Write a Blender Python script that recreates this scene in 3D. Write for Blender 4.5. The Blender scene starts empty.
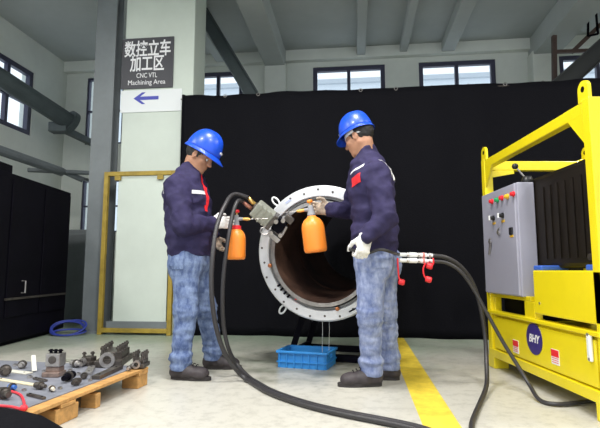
import bpy, bmesh, math, random
import numpy as np
from mathutils import Vector, Matrix, noise
from mathutils.bvhtree import BVHTree
random.seed(7)
S = bpy.context.scene
C = S.collection
PI = math.pi
def rad(d): return math.radians(d)

# ---------------------------------------------------------------- camera
F_PX, CAM_H, TILT = 485.0, 0.73, rad(6.59)
cd = bpy.data.cameras.new('camera'); cam = bpy.data.objects.new('camera', cd); C.objects.link(cam)
cd.sensor_width = 36; cd.lens = 36*F_PX/600; cd.clip_start = .05; cd.clip_end = 200
cam.location = (0, 0, CAM_H); cam.rotation_euler = (PI/2+TILT, 0, 0)
S.camera = cam
def ray(u, v):
    a, b = (u-300)/F_PX, (214-v)/F_PX
    return Vector((a, math.cos(TILT)-b*math.sin(TILT), math.sin(TILT)+b*math.cos(TILT)))
def P(u, v, Y):
    r = ray(u, v); return Vector((0, 0, CAM_H)) + r*(Y/r.y)
def G(u, v, z=0.0):
    r = ray(u, v); return Vector((0, 0, CAM_H)) + r*((z-CAM_H)/r.z)
# the room is turned a little against the view axis
RA = rad(6.5)
E1 = Vector((math.cos(RA), -math.sin(RA), 0)); E2 = Vector((math.sin(RA), math.cos(RA), 0)); EZ = Vector((0, 0, 1))
def RM(s, t, z=0.0): return E1*s + E2*t + EZ*z
def onwall(u, v, t):
    r = ray(u, v); k = t/(r.dot(E2)); p = Vector((0, 0, CAM_H))+r*k
    return p.dot(E1), p.z
def onside(u, v, s):
    r = ray(u, v); k = s/(r.dot(E1)); p = Vector((0, 0, CAM_H))+r*k
    return p.dot(E2), p.z
RMAT = Matrix((E1, E2, EZ)).transposed().to_4x4()     # room frame -> world

# ---------------------------------------------------------------- world, lamps, exposure
w = bpy.data.worlds.new('sky'); S.world = w; w.use_nodes = True
bg = w.node_tree.nodes['Background']; bg.inputs[0].default_value = (.86, .93, 1, 1); bg.inputs[1].default_value = 1.15
S.view_settings.view_transform = 'Standard'; S.view_settings.look = 'None'
S.view_settings.gamma = 1; S.view_settings.use_curve_mapping = False
S.view_settings.exposure = 0.45
ADDED_LAMPS = [(-1.88, .9), (1.2, .5), (-.1, 2.3), (4.0, 1.8), (-4.4, 1.8)]
LAMP_Z, LAMP_W = 4.25, 92

# ---------------------------------------------------------------- materials
MATS = {}
def mat(name, col, rough=.5, metal=0, var=0, vscale=8, bump=0, bscale=30, col2=None, emit=None, coat=0, stretch=(1, 1, 1), spec=.5):
    if name in MATS: return MATS[name]
    m = bpy.data.materials.new(name); m.use_nodes = True; N = m.node_tree.nodes; K = m.node_tree.links
    b = N['Principled BSDF']; b.inputs['Base Color'].default_value = (*col, 1)
    b.inputs['Roughness'].default_value = rough; b.inputs['Metallic'].default_value = metal
    b.inputs['Coat Weight'].default_value = coat; b.inputs['Specular IOR Level'].default_value = spec
    tc = N.new('ShaderNodeTexCoord'); mp = N.new('ShaderNodeMapping'); mp.inputs['Scale'].default_value = stretch
    K.new(tc.outputs['Object'], mp.inputs[0])
    if var or col2:
        n = N.new('ShaderNodeTexNoise'); n.inputs['Scale'].default_value = vscale; n.inputs['Detail'].default_value = 5
        n.inputs['Roughness'].default_value = .65
        K.new(mp.outputs[0], n.inputs['Vector'])
        r = N.new('ShaderNodeValToRGB')
        c2 = col2 if col2 else tuple(max(0, c*(1-var)) for c in col)
        c1 = col if col2 else tuple(min(1, c*(1+var*.6)) for c in col)
        r.color_ramp.elements[0].position = .35; r.color_ramp.elements[1].position = .65
        r.color_ramp.elements[0].color = (*c2, 1); r.color_ramp.elements[1].color = (*c1, 1)
        K.new(n.outputs[0], r.inputs[0]); K.new(r.outputs[0], b.inputs['Base Color'])
    if bump:
        n2 = N.new('ShaderNodeTexNoise'); n2.inputs['Scale'].default_value = bscale; n2.inputs['Detail'].default_value = 4
        K.new(mp.outputs[0], n2.inputs['Vector'])
        bp = N.new('ShaderNodeBump'); bp.inputs['Strength'].default_value = bump; bp.inputs['Distance'].default_value = .01
        K.new(n2.outputs[0], bp.inputs['Height']); K.new(bp.outputs[0], b.inputs['Normal'])
    if emit:
        b.inputs['Emission Color'].default_value = (*emit[0], 1); b.inputs['Emission Strength'].default_value = emit[1]
    MATS[name] = m; return m

def floor_material():
    m = bpy.data.materials.new('painted_floor'); m.use_nodes = True; N = m.node_tree.nodes; K = m.node_tree.links
    b = N['Principled BSDF']
    tc = N.new('ShaderNodeTexCoord')
    n1 = N.new('ShaderNodeTexNoise'); n1.inputs['Scale'].default_value = .8; n1.inputs['Detail'].default_value = 6; n1.inputs['Roughness'].default_value = .6
    K.new(tc.outputs['Object'], n1.inputs['Vector'])
    r = N.new('ShaderNodeValToRGB')
    r.color_ramp.elements[0].position = .3; r.color_ramp.elements[0].color = (.30, .37, .29, 1)
    r.color_ramp.elements[1].position = .7; r.color_ramp.elements[1].color = (.52, .505, .45, 1)
    # green paint survives along the walls, the aisle is worn to pale concrete
    sx = N.new('ShaderNodeSeparateXYZ'); K.new(tc.outputs['Object'], sx.inputs[0])
    mr = N.new('ShaderNodeMapRange'); mr.inputs[1].default_value = 2.9; mr.inputs[2].default_value = 5.4; mr.inputs[3].default_value = .42; mr.inputs[4].default_value = -.18
    K.new(sx.outputs[1], mr.inputs[0]); am = N.new('ShaderNodeMath'); am.operation = 'ADD'; K.new(n1.outputs[0], am.inputs[0]); K.new(mr.outputs[0], am.inputs[1])
    K.new(am.outputs[0], r.inputs[0])
    # dirt specks and scuffs
    n2 = N.new('ShaderNodeTexNoise'); n2.inputs['Scale'].default_value = 14; n2.inputs['Detail'].default_value = 8; n2.inputs['Roughness'].default_value = .75
    K.new(tc.outputs['Object'], n2.inputs['Vector'])
    r2 = N.new('ShaderNodeValToRGB'); r2.color_ramp.elements[0].position = .36; r2.color_ramp.elements[1].position = .52
    r2.color_ramp.elements[0].color = (.62, .62, .60, 1); r2.color_ramp.elements[1].color = (1, 1, 1, 1)
    K.new(n2.outputs[0], r2.inputs[0])
    mx = N.new('ShaderNodeMix'); mx.data_type = 'RGBA'; mx.blend_type = 'MULTIPLY'; mx.inputs[0].default_value = .6
    K.new(r.outputs[0], mx.inputs[6]); K.new(r2.outputs[0], mx.inputs[7])
    # oily wet stain where the coolant lands
    mp = N.new('ShaderNodeMapping'); mp.vector_type = 'TEXTURE'
    mp.inputs['Location'].default_value = (.02, 3.85, 0); mp.inputs['Scale'].default_value = (.75, .62, 1)
    K.new(tc.outputs['Object'], mp.inputs[0])
    nd = N.new('ShaderNodeTexNoise'); nd.inputs['Scale'].default_value = 3.5; nd.inputs['Detail'].default_value = 7
    K.new(tc.outputs['Object'], nd.inputs['Vector'])
    vl = N.new('ShaderNodeVectorMath'); vl.operation = 'LENGTH'; K.new(mp.outputs[0], vl.inputs[0])
    ad = N.new('ShaderNodeMath'); ad.operation = 'MULTIPLY_ADD'; ad.inputs[1].default_value = .9; K.new(nd.outputs[0], ad.inputs[0])
    hf_ = N.new('ShaderNodeMath'); hf_.operation = 'MULTIPLY'; hf_.inputs[1].default_value = .42; K.new(vl.outputs['Value'], hf_.inputs[0]); K.new(hf_.outputs[0], ad.inputs[2])
    r3 = N.new('ShaderNodeValToRGB'); r3.color_ramp.elements[0].position = .58; r3.color_ramp.elements[1].position = .92
    r3.color_ramp.elements[0].color = (.50, .52, .48, 1); r3.color_ramp.elements[1].color = (1, 1, 1, 1)
    K.new(ad.outputs[0], r3.inputs[0])
    mx2 = N.new('ShaderNodeMix'); mx2.data_type = 'RGBA'; mx2.blend_type = 'MULTIPLY'; mx2.inputs[0].default_value = 1
    K.new(mx.outputs[2], mx2.inputs[6]); K.new(r3.outputs[0], mx2.inputs[7]); K.new(mx2.outputs[2], b.inputs['Base Color'])
    b.inputs['Roughness'].default_value = .33
    bp = N.new('ShaderNodeBump'); bp.inputs['Strength'].default_value = .06; K.new(n2.outputs[0], bp.inputs['Height']); K.new(bp.outputs[0], b.inputs['Normal'])
    return m

def glass_material():
    m = bpy.data.materials.new('window_glass'); m.use_nodes = True; N = m.node_tree.nodes; K = m.node_tree.links
    N.remove(N['Principled BSDF']); o = N['Material Output']
    t = N.new('ShaderNodeBsdfTransparent'); t.inputs[0].default_value = (.93, .96, .98, 1)
    g = N.new('ShaderNodeBsdfGlossy'); g.inputs['Roughness'].default_value = .08
    mx = N.new('ShaderNodeMixShader'); mx.inputs[0].default_value = .06
    K.new(t.outputs[0], mx.inputs[1]); K.new(g.outputs[0], mx.inputs[2]); K.new(mx.outputs[0], o.inputs[0])
    return m

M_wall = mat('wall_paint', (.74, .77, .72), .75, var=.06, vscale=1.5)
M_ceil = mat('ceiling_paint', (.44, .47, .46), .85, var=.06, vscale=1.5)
M_pillar = mat('white_pillar_paint', (.56, .62, .56), .6, var=.05, vscale=2)
M_frame = mat('dark_window_frame', (.05, .05, .09), .5)
M_glass = glass_material()
M_colgrey = mat('grey_steel_paint', (.16, .18, .19), .5, var=.12, vscale=3)
M_beam = mat('grey_green_steel', (.075, .095, .10), .55, var=.15, vscale=4)
M_rust = mat('brown_primer_steel', (.09, .055, .045), .6, var=.25, vscale=8)
M_yel = mat('yellow_machine_paint', (.80, .65, .010), .32, var=.04, vscale=4, coat=.25)
M_yelold = mat('old_yellow_paint', (.33, .23, .03), .55, var=.25, vscale=9)
M_yelline = mat('floor_line_yellow', (.78, .58, .06), .5, var=.18, vscale=11)
M_curtain = mat('black_curtain_cloth', (.0035, .0035, .0055), .8, bump=.25, bscale=60, spec=.10)
M_black = mat('black_sheet_metal', (.004, .0035, .007), .6, var=.3, vscale=3, spec=.06)
M_blackpl = mat('black_plastic', (.012, .012, .014), .4)
M_rubber = mat('black_hose_rubber', (.030, .028, .031), .42, bump=.2, bscale=120)
M_tyre = mat('dark_brown_housing', (.010, .007, .005), .55, var=.4, vscale=5, spec=.25)
M_cab = mat('grey_cabinet_paint', (.34, .34, .42), .45, var=.03, vscale=5)
M_white = mat('white_enamel', (.82, .83, .83), .4)
M_silver = mat('silver_ring_metal', (.84, .85, .88), .38, metal=.35, var=.10, vscale=7)
M_ringgrey = mat('ring_bore_grey', (.22, .22, .22), .45, metal=.5, var=.2, vscale=9)
M_steel = mat('dull_steel', (.42, .40, .39), .38, metal=.8, var=.25, vscale=20)
M_dsteel = mat('dark_oily_steel', (.12, .105, .095), .4, metal=.7, var=.4, vscale=25)
M_gsteel = mat('greenish_grey_casting', (.33, .34, .29), .5, metal=.3, var=.15, vscale=20)
M_rustpipe = mat('rusty_pipe', (.24, .135, .095), .33, metal=.55, var=.5, vscale=3, col2=(.06, .035, .03))
M_orange = mat('orange_plastic', (.95, .27, .03), .38, var=.05, vscale=10)
M_red = mat('red_plastic', (.75, .02, .03), .4)
M_brass = mat('brass', (.75, .48, .15), .35, metal=.8)
M_grey = mat('grey_plastic', (.28, .28, .30), .5)
M_blue = mat('blue_crate_plastic', (.03, .24, .62), .42, var=.06, vscale=8)
M_hat = mat('blue_hard_hat', (.006, .065, .56), .34, coat=.15)
M_skin = mat('skin', (.46, .23, .14), .5, var=.08, vscale=25)
M_hair = mat('black_hair', (.012, .010, .010), .6)
M_navy = mat('navy_work_cloth', (.030, .025, .075), .8, var=.22, vscale=18, bump=.25, bscale=220, spec=.25)
M_jean = mat('washed_denim', (.22, .29, .46), .85, vscale=24, col2=(.07, .105, .23), bump=.3, bscale=260, stretch=(1, 1, .55), spec=.2)
M_jean2 = mat('pale_washed_denim', (.33, .38, .56), .85, vscale=24, col2=(.13, .17, .33), bump=.3, bscale=260, stretch=(1, 1, .55), spec=.2)
M_shoe = mat('dark_work_shoe', (.045, .036, .04), .6, var=.35, vscale=18)
M_sole = mat('shoe_sole', (.03, .025, .025), .7)
M_glove = mat('white_cotton_glove', (.80, .78, .76), .9, var=.08, vscale=40, bump=.3, bscale=300)
M_glove2 = mat('soiled_cotton_glove', (.52, .42, .33), .9, var=.3, vscale=30, bump=.3, bscale=300)
M_reflect = mat('reflective_tape', (.72, .72, .76), .35)
M_wood = mat('pallet_wood', (.52, .28, .09), .65, var=.28, vscale=5, stretch=(1, 6, 6))
M_sheet = mat('blue_grey_sheet', (.20, .21, .25), .5, var=.2, vscale=9)
M_signdk = mat('dark_sign', (.055, .055, .065), .5)
M_signwh = mat('white_sign', (.72, .75, .76), .5)
M_letter = mat('sign_letter_white', (.80, .80, .82), .5)
M_arrow = mat('arrow_blue', (.05, .06, .40), .5)
M_logo = mat('logo_purple', (.035, .022, .17), .4)
M_green = mat('green_lamp', (.02, .35, .12), .3)
M_amber = mat('amber_lamp', (.75, .45, .03), .3)
M_tape = mat('red_strap', (.70, .03, .05), .6)

# ---------------------------------------------------------------- objects
WORLD = {}
def reg(o, loc): WORLD[o.name] = Vector(loc)
def thing(name, label, cat, loc, group=None):
    o = bpy.data.objects.new(name, None); C.objects.link(o); o.location = loc; o.empty_display_size = .1
    o['label'] = label; o['category'] = cat
    if group: o['group'] = group
    reg(o, loc); return o
def tag(o, label, cat, group=None, kind=None):
    o['label'] = label; o['category'] = cat
    if group: o['group'] = group
    if kind: o['kind'] = kind
    return o
def struct(o): o['kind'] = 'structure'; return o

def link_mesh(name, verts, faces, m, parent=None, smooth=False, bevel=0, origin=None, label=None, subd=0):
    V = np.array([tuple(v) for v in verts], dtype=float)
    if origin is None:
        lo, hi = V.min(0), V.max(0); origin = Vector(((lo[0]+hi[0])/2, (lo[1]+hi[1])/2, lo[2]))
    V = V - np.array(tuple(origin))
    me = bpy.data.meshes.new(name); me.from_pydata(V.tolist(), [], [list(f) for f in faces]); me.update()
    me.materials.append(m)
    o = bpy.data.objects.new(name, me); C.objects.link(o)
    if smooth: me.shade_smooth()
    if bevel:
        bv = o.modifiers.new('bevel', 'BEVEL'); bv.width = bevel; bv.segments = 2; bv.limit_method = 'ANGLE'; bv.angle_limit = rad(40)
    if subd:
        sd = o.modifiers.new('sub', 'SUBSURF'); sd.levels = subd; sd.render_levels = subd
    if parent is not None:
        o.parent = parent; o.location = Vector(origin)-WORLD[parent.name]
    else: o.location = origin
    reg(o, origin)
    if label: o['label'] = label
    return o

def frame_to(axis, origin=(0, 0, 0), hint=None):
    """matrix whose local Z is axis"""
    z = Vector(axis).normalized(); h = Vector(hint) if hint else (Vector((0, 0, 1)) if abs(z.z) < .95 else Vector((0, 1, 0)))
    x = h.cross(z).normalized(); y = z.cross(x)
    M = Matrix((x, y, z)).transposed().to_4x4(); M.translation = Vector(origin); return M

class MB:
    def __init__(self, M=None): self.v = []; self.f = []; self.M = M
    def _add(self, vs, fs, M=None):
        n = len(self.v)
        for p in vs:
            p = Vector(p)
            if M is not None: p = M @ p
            if self.M is not None: p = self.M @ p
            self.v.append(p)
        for f in fs: self.f.append([i+n for i in f])
        return self
    def box(self, c, s, M=None, rz=0):
        cx, cy, cz = c; x, y, z = s[0]/2, s[1]/2, s[2]/2
        vs = [Vector((a*x, b*y, d*z)) for d in (-1, 1) for b in (-1, 1) for a in (-1, 1)]
        if rz: R = Matrix.Rotation(rz, 3, 'Z'); vs = [R @ p for p in vs]
        vs = [p+Vector(c) for p in vs]
        return self._add(vs, [(0, 2, 3, 1), (4, 5, 7, 6), (0, 1, 5, 4), (2, 6, 7, 3), (0, 4, 6, 2), (1, 3, 7, 5)], M)
    def bar(self, a, b, wx, wy, hint=None):
        """square bar from a to b"""
        a, b = Vector(a), Vector(b); M = frame_to(b-a, a, hint); L = (b-a).length
        return self.box((0, 0, L/2), (wx, wy, L), M)
    def tube(self, pts, r, n=10, caps=True, closed=False):
        pts = [Vector(p) for p in pts]; k = len(pts)
        rr = r if isinstance(r, (list, tuple)) else [r]*k
        vs = []; fs = []
        T0 = None; X = None
        for i, p in enumerate(pts):
            if closed: T = (pts[(i+1) % k]-pts[i-1]).normalized()
            else: T = (pts[min(i+1, k-1)]-pts[max(i-1, 0)]).normalized()
            if X is None:
                h = Vector((0, 0, 1)) if abs(T.z) < .9 else Vector((1, 0, 0)); X = h.cross(T).normalized()
            else:
                X = (X - T*X.dot(T)).normalized()
            Y = T.cross(X)
            for j in range(n):
                a = 2*PI*j/n; vs.append(p + (X*math.cos(a)+Y*math.sin(a))*rr[i])
        m = k if closed else k-1
        for i in range(m):
            i2 = (i+1) % k
            for j in range(n):
                j2 = (j+1) % n; fs.append((i*n+j, i*n+j2, i2*n+j2, i2*n+j))
        if caps and not closed:
            fs.append(tuple(range(n-1, -1, -1))); fs.append(tuple((k-1)*n+j for j in range(n)))
        return self._add(vs, fs)
    def lathe(self, prof, n=32, M=None, closed=False, a0=0, a1=2*PI):
        full = abs(a1-a0-2*PI) < 1e-6; k = len(prof); vs = []; fs = []
        cols = n if full else n+1
        for j in range(cols):
            a = a0+(a1-a0)*j/n
            for (r, z) in prof: vs.append((r*math.cos(a), r*math.sin(a), z))
        for j in range(n):
            j2 = (j+1) % cols
            for i in range(k if closed else k-1):
                i2 = (i+1) % k
                fs.append((j*k+i, j2*k+i, j2*k+i2, j*k+i2))
        if not closed and full:
            if prof[0][0] > 1e-6: fs.append(tuple(j*k for j in range(cols-1, -1, -1)))
            if prof[-1][0] > 1e-6: fs.append(tuple(j*k+k-1 for j in range(cols)))
        return self._add(vs, fs, M)
    def cyl(self, a, b, r, n=16, r2=None):
        a, b = Vector(a), Vector(b); M = frame_to(b-a, a)
        return self.lathe([(r, 0), (r2 if r2 is not None else r, (b-a).length)], n, M)
    def prism(self, poly, h, M=None):
        n = len(poly); vs = [(x, y, 0) for x, y in poly]+[(x, y, h) for x, y in poly]
        fs = [tuple(range(n-1, -1, -1)), tuple(range(n, 2*n))]+[(i, (i+1) % n, n+(i+1) % n, n+i) for i in range(n)]
        return self._add(vs, fs, M)
    def build(self, name, m, parent=None, **kw): return link_mesh(name, self.v, self.f, m, parent, **kw)

def catmull(pts, sub=8):
    pts = [Vector(p) for p in pts]; out = []
    for i in range(len(pts)-1):
        p0 = pts[i-1] if i else pts[0]*2-pts[1]; p1 = pts[i]; p2 = pts[i+1]; p3 = pts[i+2] if i+2 < len(pts) else pts[-1]*2-pts[-2]
        for k in range(sub):
            t = k/sub
            out.append(.5*((2*p1)+(p2-p0)*t+(2*p0-5*p1+4*p2-p3)*t*t+(3*p1-p0-3*p2+p3)*t**3))
    out.append(pts[-1]); return out

def text_verts(body, size, extrude=0.0, shear=0.0, bold=0.0, align='CENTER'):
    cu = bpy.data.curves.new('txt', 'FONT'); cu.body = body; cu.size = size; cu.extrude = extrude; cu.shear = shear
    cu.offset = bold; cu.align_x = align; cu.align_y = 'CENTER'; cu.resolution_u = 3
    o = bpy.data.objects.new('txt', cu); C.objects.link(o)
    dg = bpy.context.evaluated_depsgraph_get(); dg.update()
    me = o.evaluated_get(dg).to_mesh()
    vs = [v.co.copy() for v in me.vertices]; fs = [tuple(p.vertices) for p in me.polygons]
    o.evaluated_get(dg).to_mesh_clear(); bpy.data.objects.remove(o); bpy.data.curves.remove(cu)
    return vs, fs

# ---------------------------------------------------------------- distance-field modeller for bodies and cloth
class Field:
    def __init__(self, lo, hi, h):
        self.lo = np.array(lo, float); self.h = h; self.n = np.ceil((np.array(hi, float)-self.lo)/h).astype(int)+1
        self.ax = [(self.lo[i]+h*np.arange(self.n[i])).astype(np.float32) for i in range(3)]
        self.f = np.full(tuple(self.n), .5, np.float32)
    def sub(self, lo, hi):
        i0 = np.clip(np.floor((np.array(lo)-self.lo)/self.h).astype(int), 0, self.n); i1 = np.clip(np.ceil((np.array(hi)-self.lo)/self.h).astype(int)+1, 0, self.n)
        sl = tuple(slice(a, b) for a, b in zip(i0, i1))
        return sl, self.ax[0][sl[0]][:, None, None], self.ax[1][sl[1]][None, :, None], self.ax[2][sl[2]][None, None, :]
    def merge(self, sl, d, k):
        a = self.f[sl]
        if a.size == 0: return
        h = np.clip(.5+.5*(a-d)/k, 0, 1); self.f[sl] = a*(1-h)+d*h-k*h*(1-h)
    def seg(self, a, b, ra, rb, k=.02, lat=None, sl=1.0):
        a = np.array(tuple(a)); b = np.array(tuple(b)); R = max(ra, rb)*max(sl, 1)+k+3*self.h
        s, X, Y, Z = self.sub(np.minimum(a, b)-R, np.maximum(a, b)+R)
        ba = b-a; L2 = max(float(ba@ba), 1e-9)
        x, y, z = X-a[0], Y-a[1], Z-a[2]
        t = np.clip((x*ba[0]+y*ba[1]+z*ba[2])/L2, 0, 1)
        qx, qy, qz = x-t*ba[0], y-t*ba[1], z-t*ba[2]
        q2 = qx*qx+qy*qy+qz*qz
        if lat is not None:
            ql = qx*lat[0]+qy*lat[1]+qz*lat[2]; q2 = q2-ql*ql+(ql/sl)**2
        d = np.sqrt(np.maximum(q2, 0))-(ra+(rb-ra)*t)
        self.merge(s, d.astype(np.float32), k); return self
    def ell(self, c, axes, r, k=.02, cut=False):
        c = np.array(tuple(c)); R = max(r)+k+3*self.h
        s, X, Y, Z = self.sub(c-R, c+R); x, y, z = X-c[0], Y-c[1], Z-c[2]; q = 0
        for A, rr in zip(axes, r): q = q+((x*A[0]+y*A[1]+z*A[2])/rr)**2
        d = ((np.sqrt(q)-1)*min(r)).astype(np.float32)
        if cut:
            a = self.f[s]; h = np.clip(.5-.5*(a+d)/k, 0, 1); self.f[s] = a*(1-h)+(-d)*h+k*h*(1-h)
        else: self.merge(s, d, k)
        return self
    def plane(self, p, n):
        """keep only the side the normal points away from"""
        p = tuple(p); n = tuple(n); X, Y, Z = self.ax[0][:, None, None], self.ax[1][None, :, None], self.ax[2][None, None, :]
        self.f = np.maximum(self.f, ((X-p[0])*n[0]+(Y-p[1])*n[1]+(Z-p[2])*n[2]).astype(np.float32)); return self
    def mesh(self):
        f = self.f; ins = f < 0; n = f.shape
        cnt = np.zeros((n[0]-1, n[1]-1, n[2]-1), np.int8)
        offs = [(i, j, k) for i in (0, 1) for j in (0, 1) for k in (0, 1)]
        for (i, j, k) in offs: cnt += ins[i:n[0]-1+i, j:n[1]-1+j, k:n[2]-1+k]
        act = (cnt > 0) & (cnt < 8); I, J, Kk = np.nonzero(act); N = len(I)
        idx = np.full(cnt.shape, -1, np.int32); idx[I, J, Kk] = np.arange(N)
        val = {o: f[I+o[0], J+o[1], Kk+o[2]] for o in offs}
        acc = np.zeros((N, 3)); num = np.zeros(N)
        for a in offs:
            for d in range(3):
                if a[d]: continue
                b = list(a); b[d] = 1; b = tuple(b); va, vb = val[a], val[b]; m = (va < 0) != (vb < 0)
                den = np.where(m, va-vb, 1); t = np.where(m, va/den, 0)
                p = np.zeros((N, 3)); p[:] = a; p[:, d] = t
                acc += p*m[:, None]; num += m
        pos = acc/num[:, None]+np.stack([I, J, Kk], 1); V = self.lo+pos*self.h
        Fs = []
        for d in range(3):
            e1, e2 = (d+1) % 3, (d+2) % 3
            sa = [slice(None)]*3; sb = [slice(None)]*3; sa[d] = slice(0, -1); sb[d] = slice(1, None)
            A, B = ins[tuple(sa)], ins[tuple(sb)]; E = np.argwhere(A != B)
            if len(E) == 0: continue
            ok = (E[:, e1] > 0) & (E[:, e2] > 0) & (E[:, e1] < n[e1]-1) & (E[:, e2] < n[e2]-1); E = E[ok]
            o1 = np.zeros(3, int); o1[e1] = 1; o2 = np.zeros(3, int); o2[e2] = 1
            c = [E-o1-o2, E-o2, E, E-o1]; q = np.stack([idx[x[:, 0], x[:, 1], x[:, 2]] for x in c], 1)
            fl = ~A[E[:, 0], E[:, 1], E[:, 2]]; q[fl] = q[fl][:, ::-1]; Fs.append(q)
        return V, np.concatenate(Fs)

def wrinkle(V, Fq, amp, sc, seed=0):
    """push cloth verts in and out along their normals"""
    nrm = np.zeros_like(V)
    a, b, c, d = (V[Fq[:, i]] for i in range(4)); fn = np.cross(c-a, d-b)
    for i in range(4): np.add.at(nrm, Fq[:, i], fn)
    nrm /= np.maximum(np.linalg.norm(nrm, axis=1), 1e-9)[:, None]
    off = Vector((seed*3.7, seed*1.3, seed*7.1))
    w_ = np.array([noise.noise(Vector((p[0]*sc[0], p[1]*sc[1], p[2]*sc[2]))+off) + .5*noise.noise(Vector((p[0]*sc[0]*2.3+p[2]*9, p[1]*sc[1]*2.3, p[2]*sc[2]*1.9))+off) for p in V])
    rg_ = np.array([.30-abs(noise.noise(Vector((p[0]*sc[0]*.9-p[2]*5, p[1]*sc[1]*.9+p[2]*4, p[2]*sc[2]*.7))+off*2)) for p in V])
    w_ = .7*w_+1.1*rg_-.1
    am = amp if np.isscalar(amp) else amp
    return V+nrm*(w_*am)[:, None]
def link_field(name, fld, m, parent, amp=0, sc=(8, 8, 20), seed=0, label=None):
    V, Fq = fld.mesh()
    if amp: V = wrinkle(V, Fq, amp, sc, seed)
    o = link_mesh(name, V, Fq.tolist(), m, parent, smooth=True, label=label)
    return o, V, Fq
def decal(name, m, parent, V, Fq, vs2, fs, origin, right, up, off=.004, label=None, solid=.0):
    """lay a flat shape on a curved surface: cast along -normal"""
    right = Vector(right).normalized(); up = Vector(up); up = (up-right*up.dot(right)).normalized(); nn = right.cross(up)
    bv = BVHTree.FromPolygons([tuple(p) for p in V], Fq.tolist()); out = []
    for p in vs2:
        q = Vector(origin)+right*p[0]+up*p[1]
        h = bv.ray_cast(q+nn*.35, -nn)
        out.append((h[0]+nn*off) if h[0] is not None else q)
    return link_mesh(name, out, fs, m, parent, label=label)
def subdiv2(vs, fs, L=.012):
    bm = bmesh.new(); bv = [bm.verts.new((v[0], v[1], 0)) for v in vs]
    for f in fs:
        try: bm.faces.new([bv[i] for i in f])
        except ValueError: pass
    bmesh.ops.triangulate(bm, faces=bm.faces[:])
    for _ in range(4):
        ed = [e for e in bm.edges if e.calc_length() > L]
        if not ed: break
        bmesh.ops.subdivide_edges(bm, edges=ed, cuts=1); bmesh.ops.triangulate(bm, faces=bm.faces[:])
    bm.verts.index_update(); out = ([(v.co.x, v.co.y) for v in bm.verts], [tuple(v.index for v in f.verts) for f in bm.faces]); bm.free(); return out
def grid2(wd, ht, nx, ny):
    vs = [(-wd/2+wd*i/nx, -ht/2+ht*j/ny) for j in range(ny+1) for i in range(nx+1)]
    fs = [(j*(nx+1)+i, j*(nx+1)+i+1, (j+1)*(nx+1)+i+1, (j+1)*(nx+1)+i) for j in range(ny) for i in range(nx)]
    return vs, fs
# ================================================================ THE SETTING
TB = 8.5                                   # back wall distance along the room axis
SL = onwall(63, 150, TB)[0]                # left wall
SR = 9.0; ZC = 4.72; T0 = -4.0             # right end, ceiling height, open front of the hall
WZ0, WZ1 = 3.1, 4.42                       # upper window band
LZ0, LZ1 = 1.42, 2.42                      # lower window band

struct(MB(RMAT).box(((SL+SR)/2, (TB+T0)/2, -.05), (SR-SL+.6, TB-T0+.6, .1)).build('floor', floor_material(), origin=(0, 0, 0)))
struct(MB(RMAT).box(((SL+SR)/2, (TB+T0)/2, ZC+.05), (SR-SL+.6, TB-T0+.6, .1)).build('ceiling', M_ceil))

def wall_cells(mb, axis, fixed, thick, a0, a1, z0, z1, holes):
    A = sorted({a0, a1, *[h[0] for h in holes], *[h[1] for h in holes]}); Z = sorted({z0, z1, *[h[2] for h in holes], *[h[3] for h in holes]})
    for i in range(len(A)-1):
        for j in range(len(Z)-1):
            ca, cz = (A[i]+A[i+1])/2, (Z[j]+Z[j+1])/2
            if any(h[0] < ca < h[1] and h[2] < cz < h[3] for h in holes): continue
            if axis == 's': mb.box((ca, fixed+thick/2, cz), (A[i+1]-A[i], abs(thick), Z[j+1]-Z[j]))
            else: mb.box((fixed+thick/2, ca, cz), (abs(thick), A[i+1]-A[i], Z[j+1]-Z[j]))
back_px = [(193, 243), (313, 385), (419, 496), (560, 640)]
bh = [(onwall(a, 75, TB)[0], onwall(b, 75, TB)[0], WZ0, WZ1) for a, b in back_px]
x0, x1 = onwall(86, 110, TB)[0], onwall(123, 110, TB)[0]
bh += [(x0, x1, WZ0, WZ1), (x0, x1, LZ0, LZ1)]
mb = MB(RMAT); wall_cells(mb, 's', TB, .24, SL-.24, SR+.24, 0, ZC, bh); struct(mb.build('wall_back', M_wall))
t1 = onside(33, 100, SL)[0]
lh = [(t1-1.75, t1, 3.02, 4.15), (t1-4.6, t1-2.85, 3.02, 4.15), (t1-7.4, t1-5.7, 3.02, 4.15)]
mb = MB(RMAT); wall_cells(mb, 't', SL, -.24, T0, TB+.24, 0, ZC, lh); struct(mb.build('wall_left', M_wall))
struct(MB(RMAT).box((SR+.12, (TB+T0)/2, ZC/2), (.24, TB-T0, ZC)).build('wall_right', M_wall))

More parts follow.
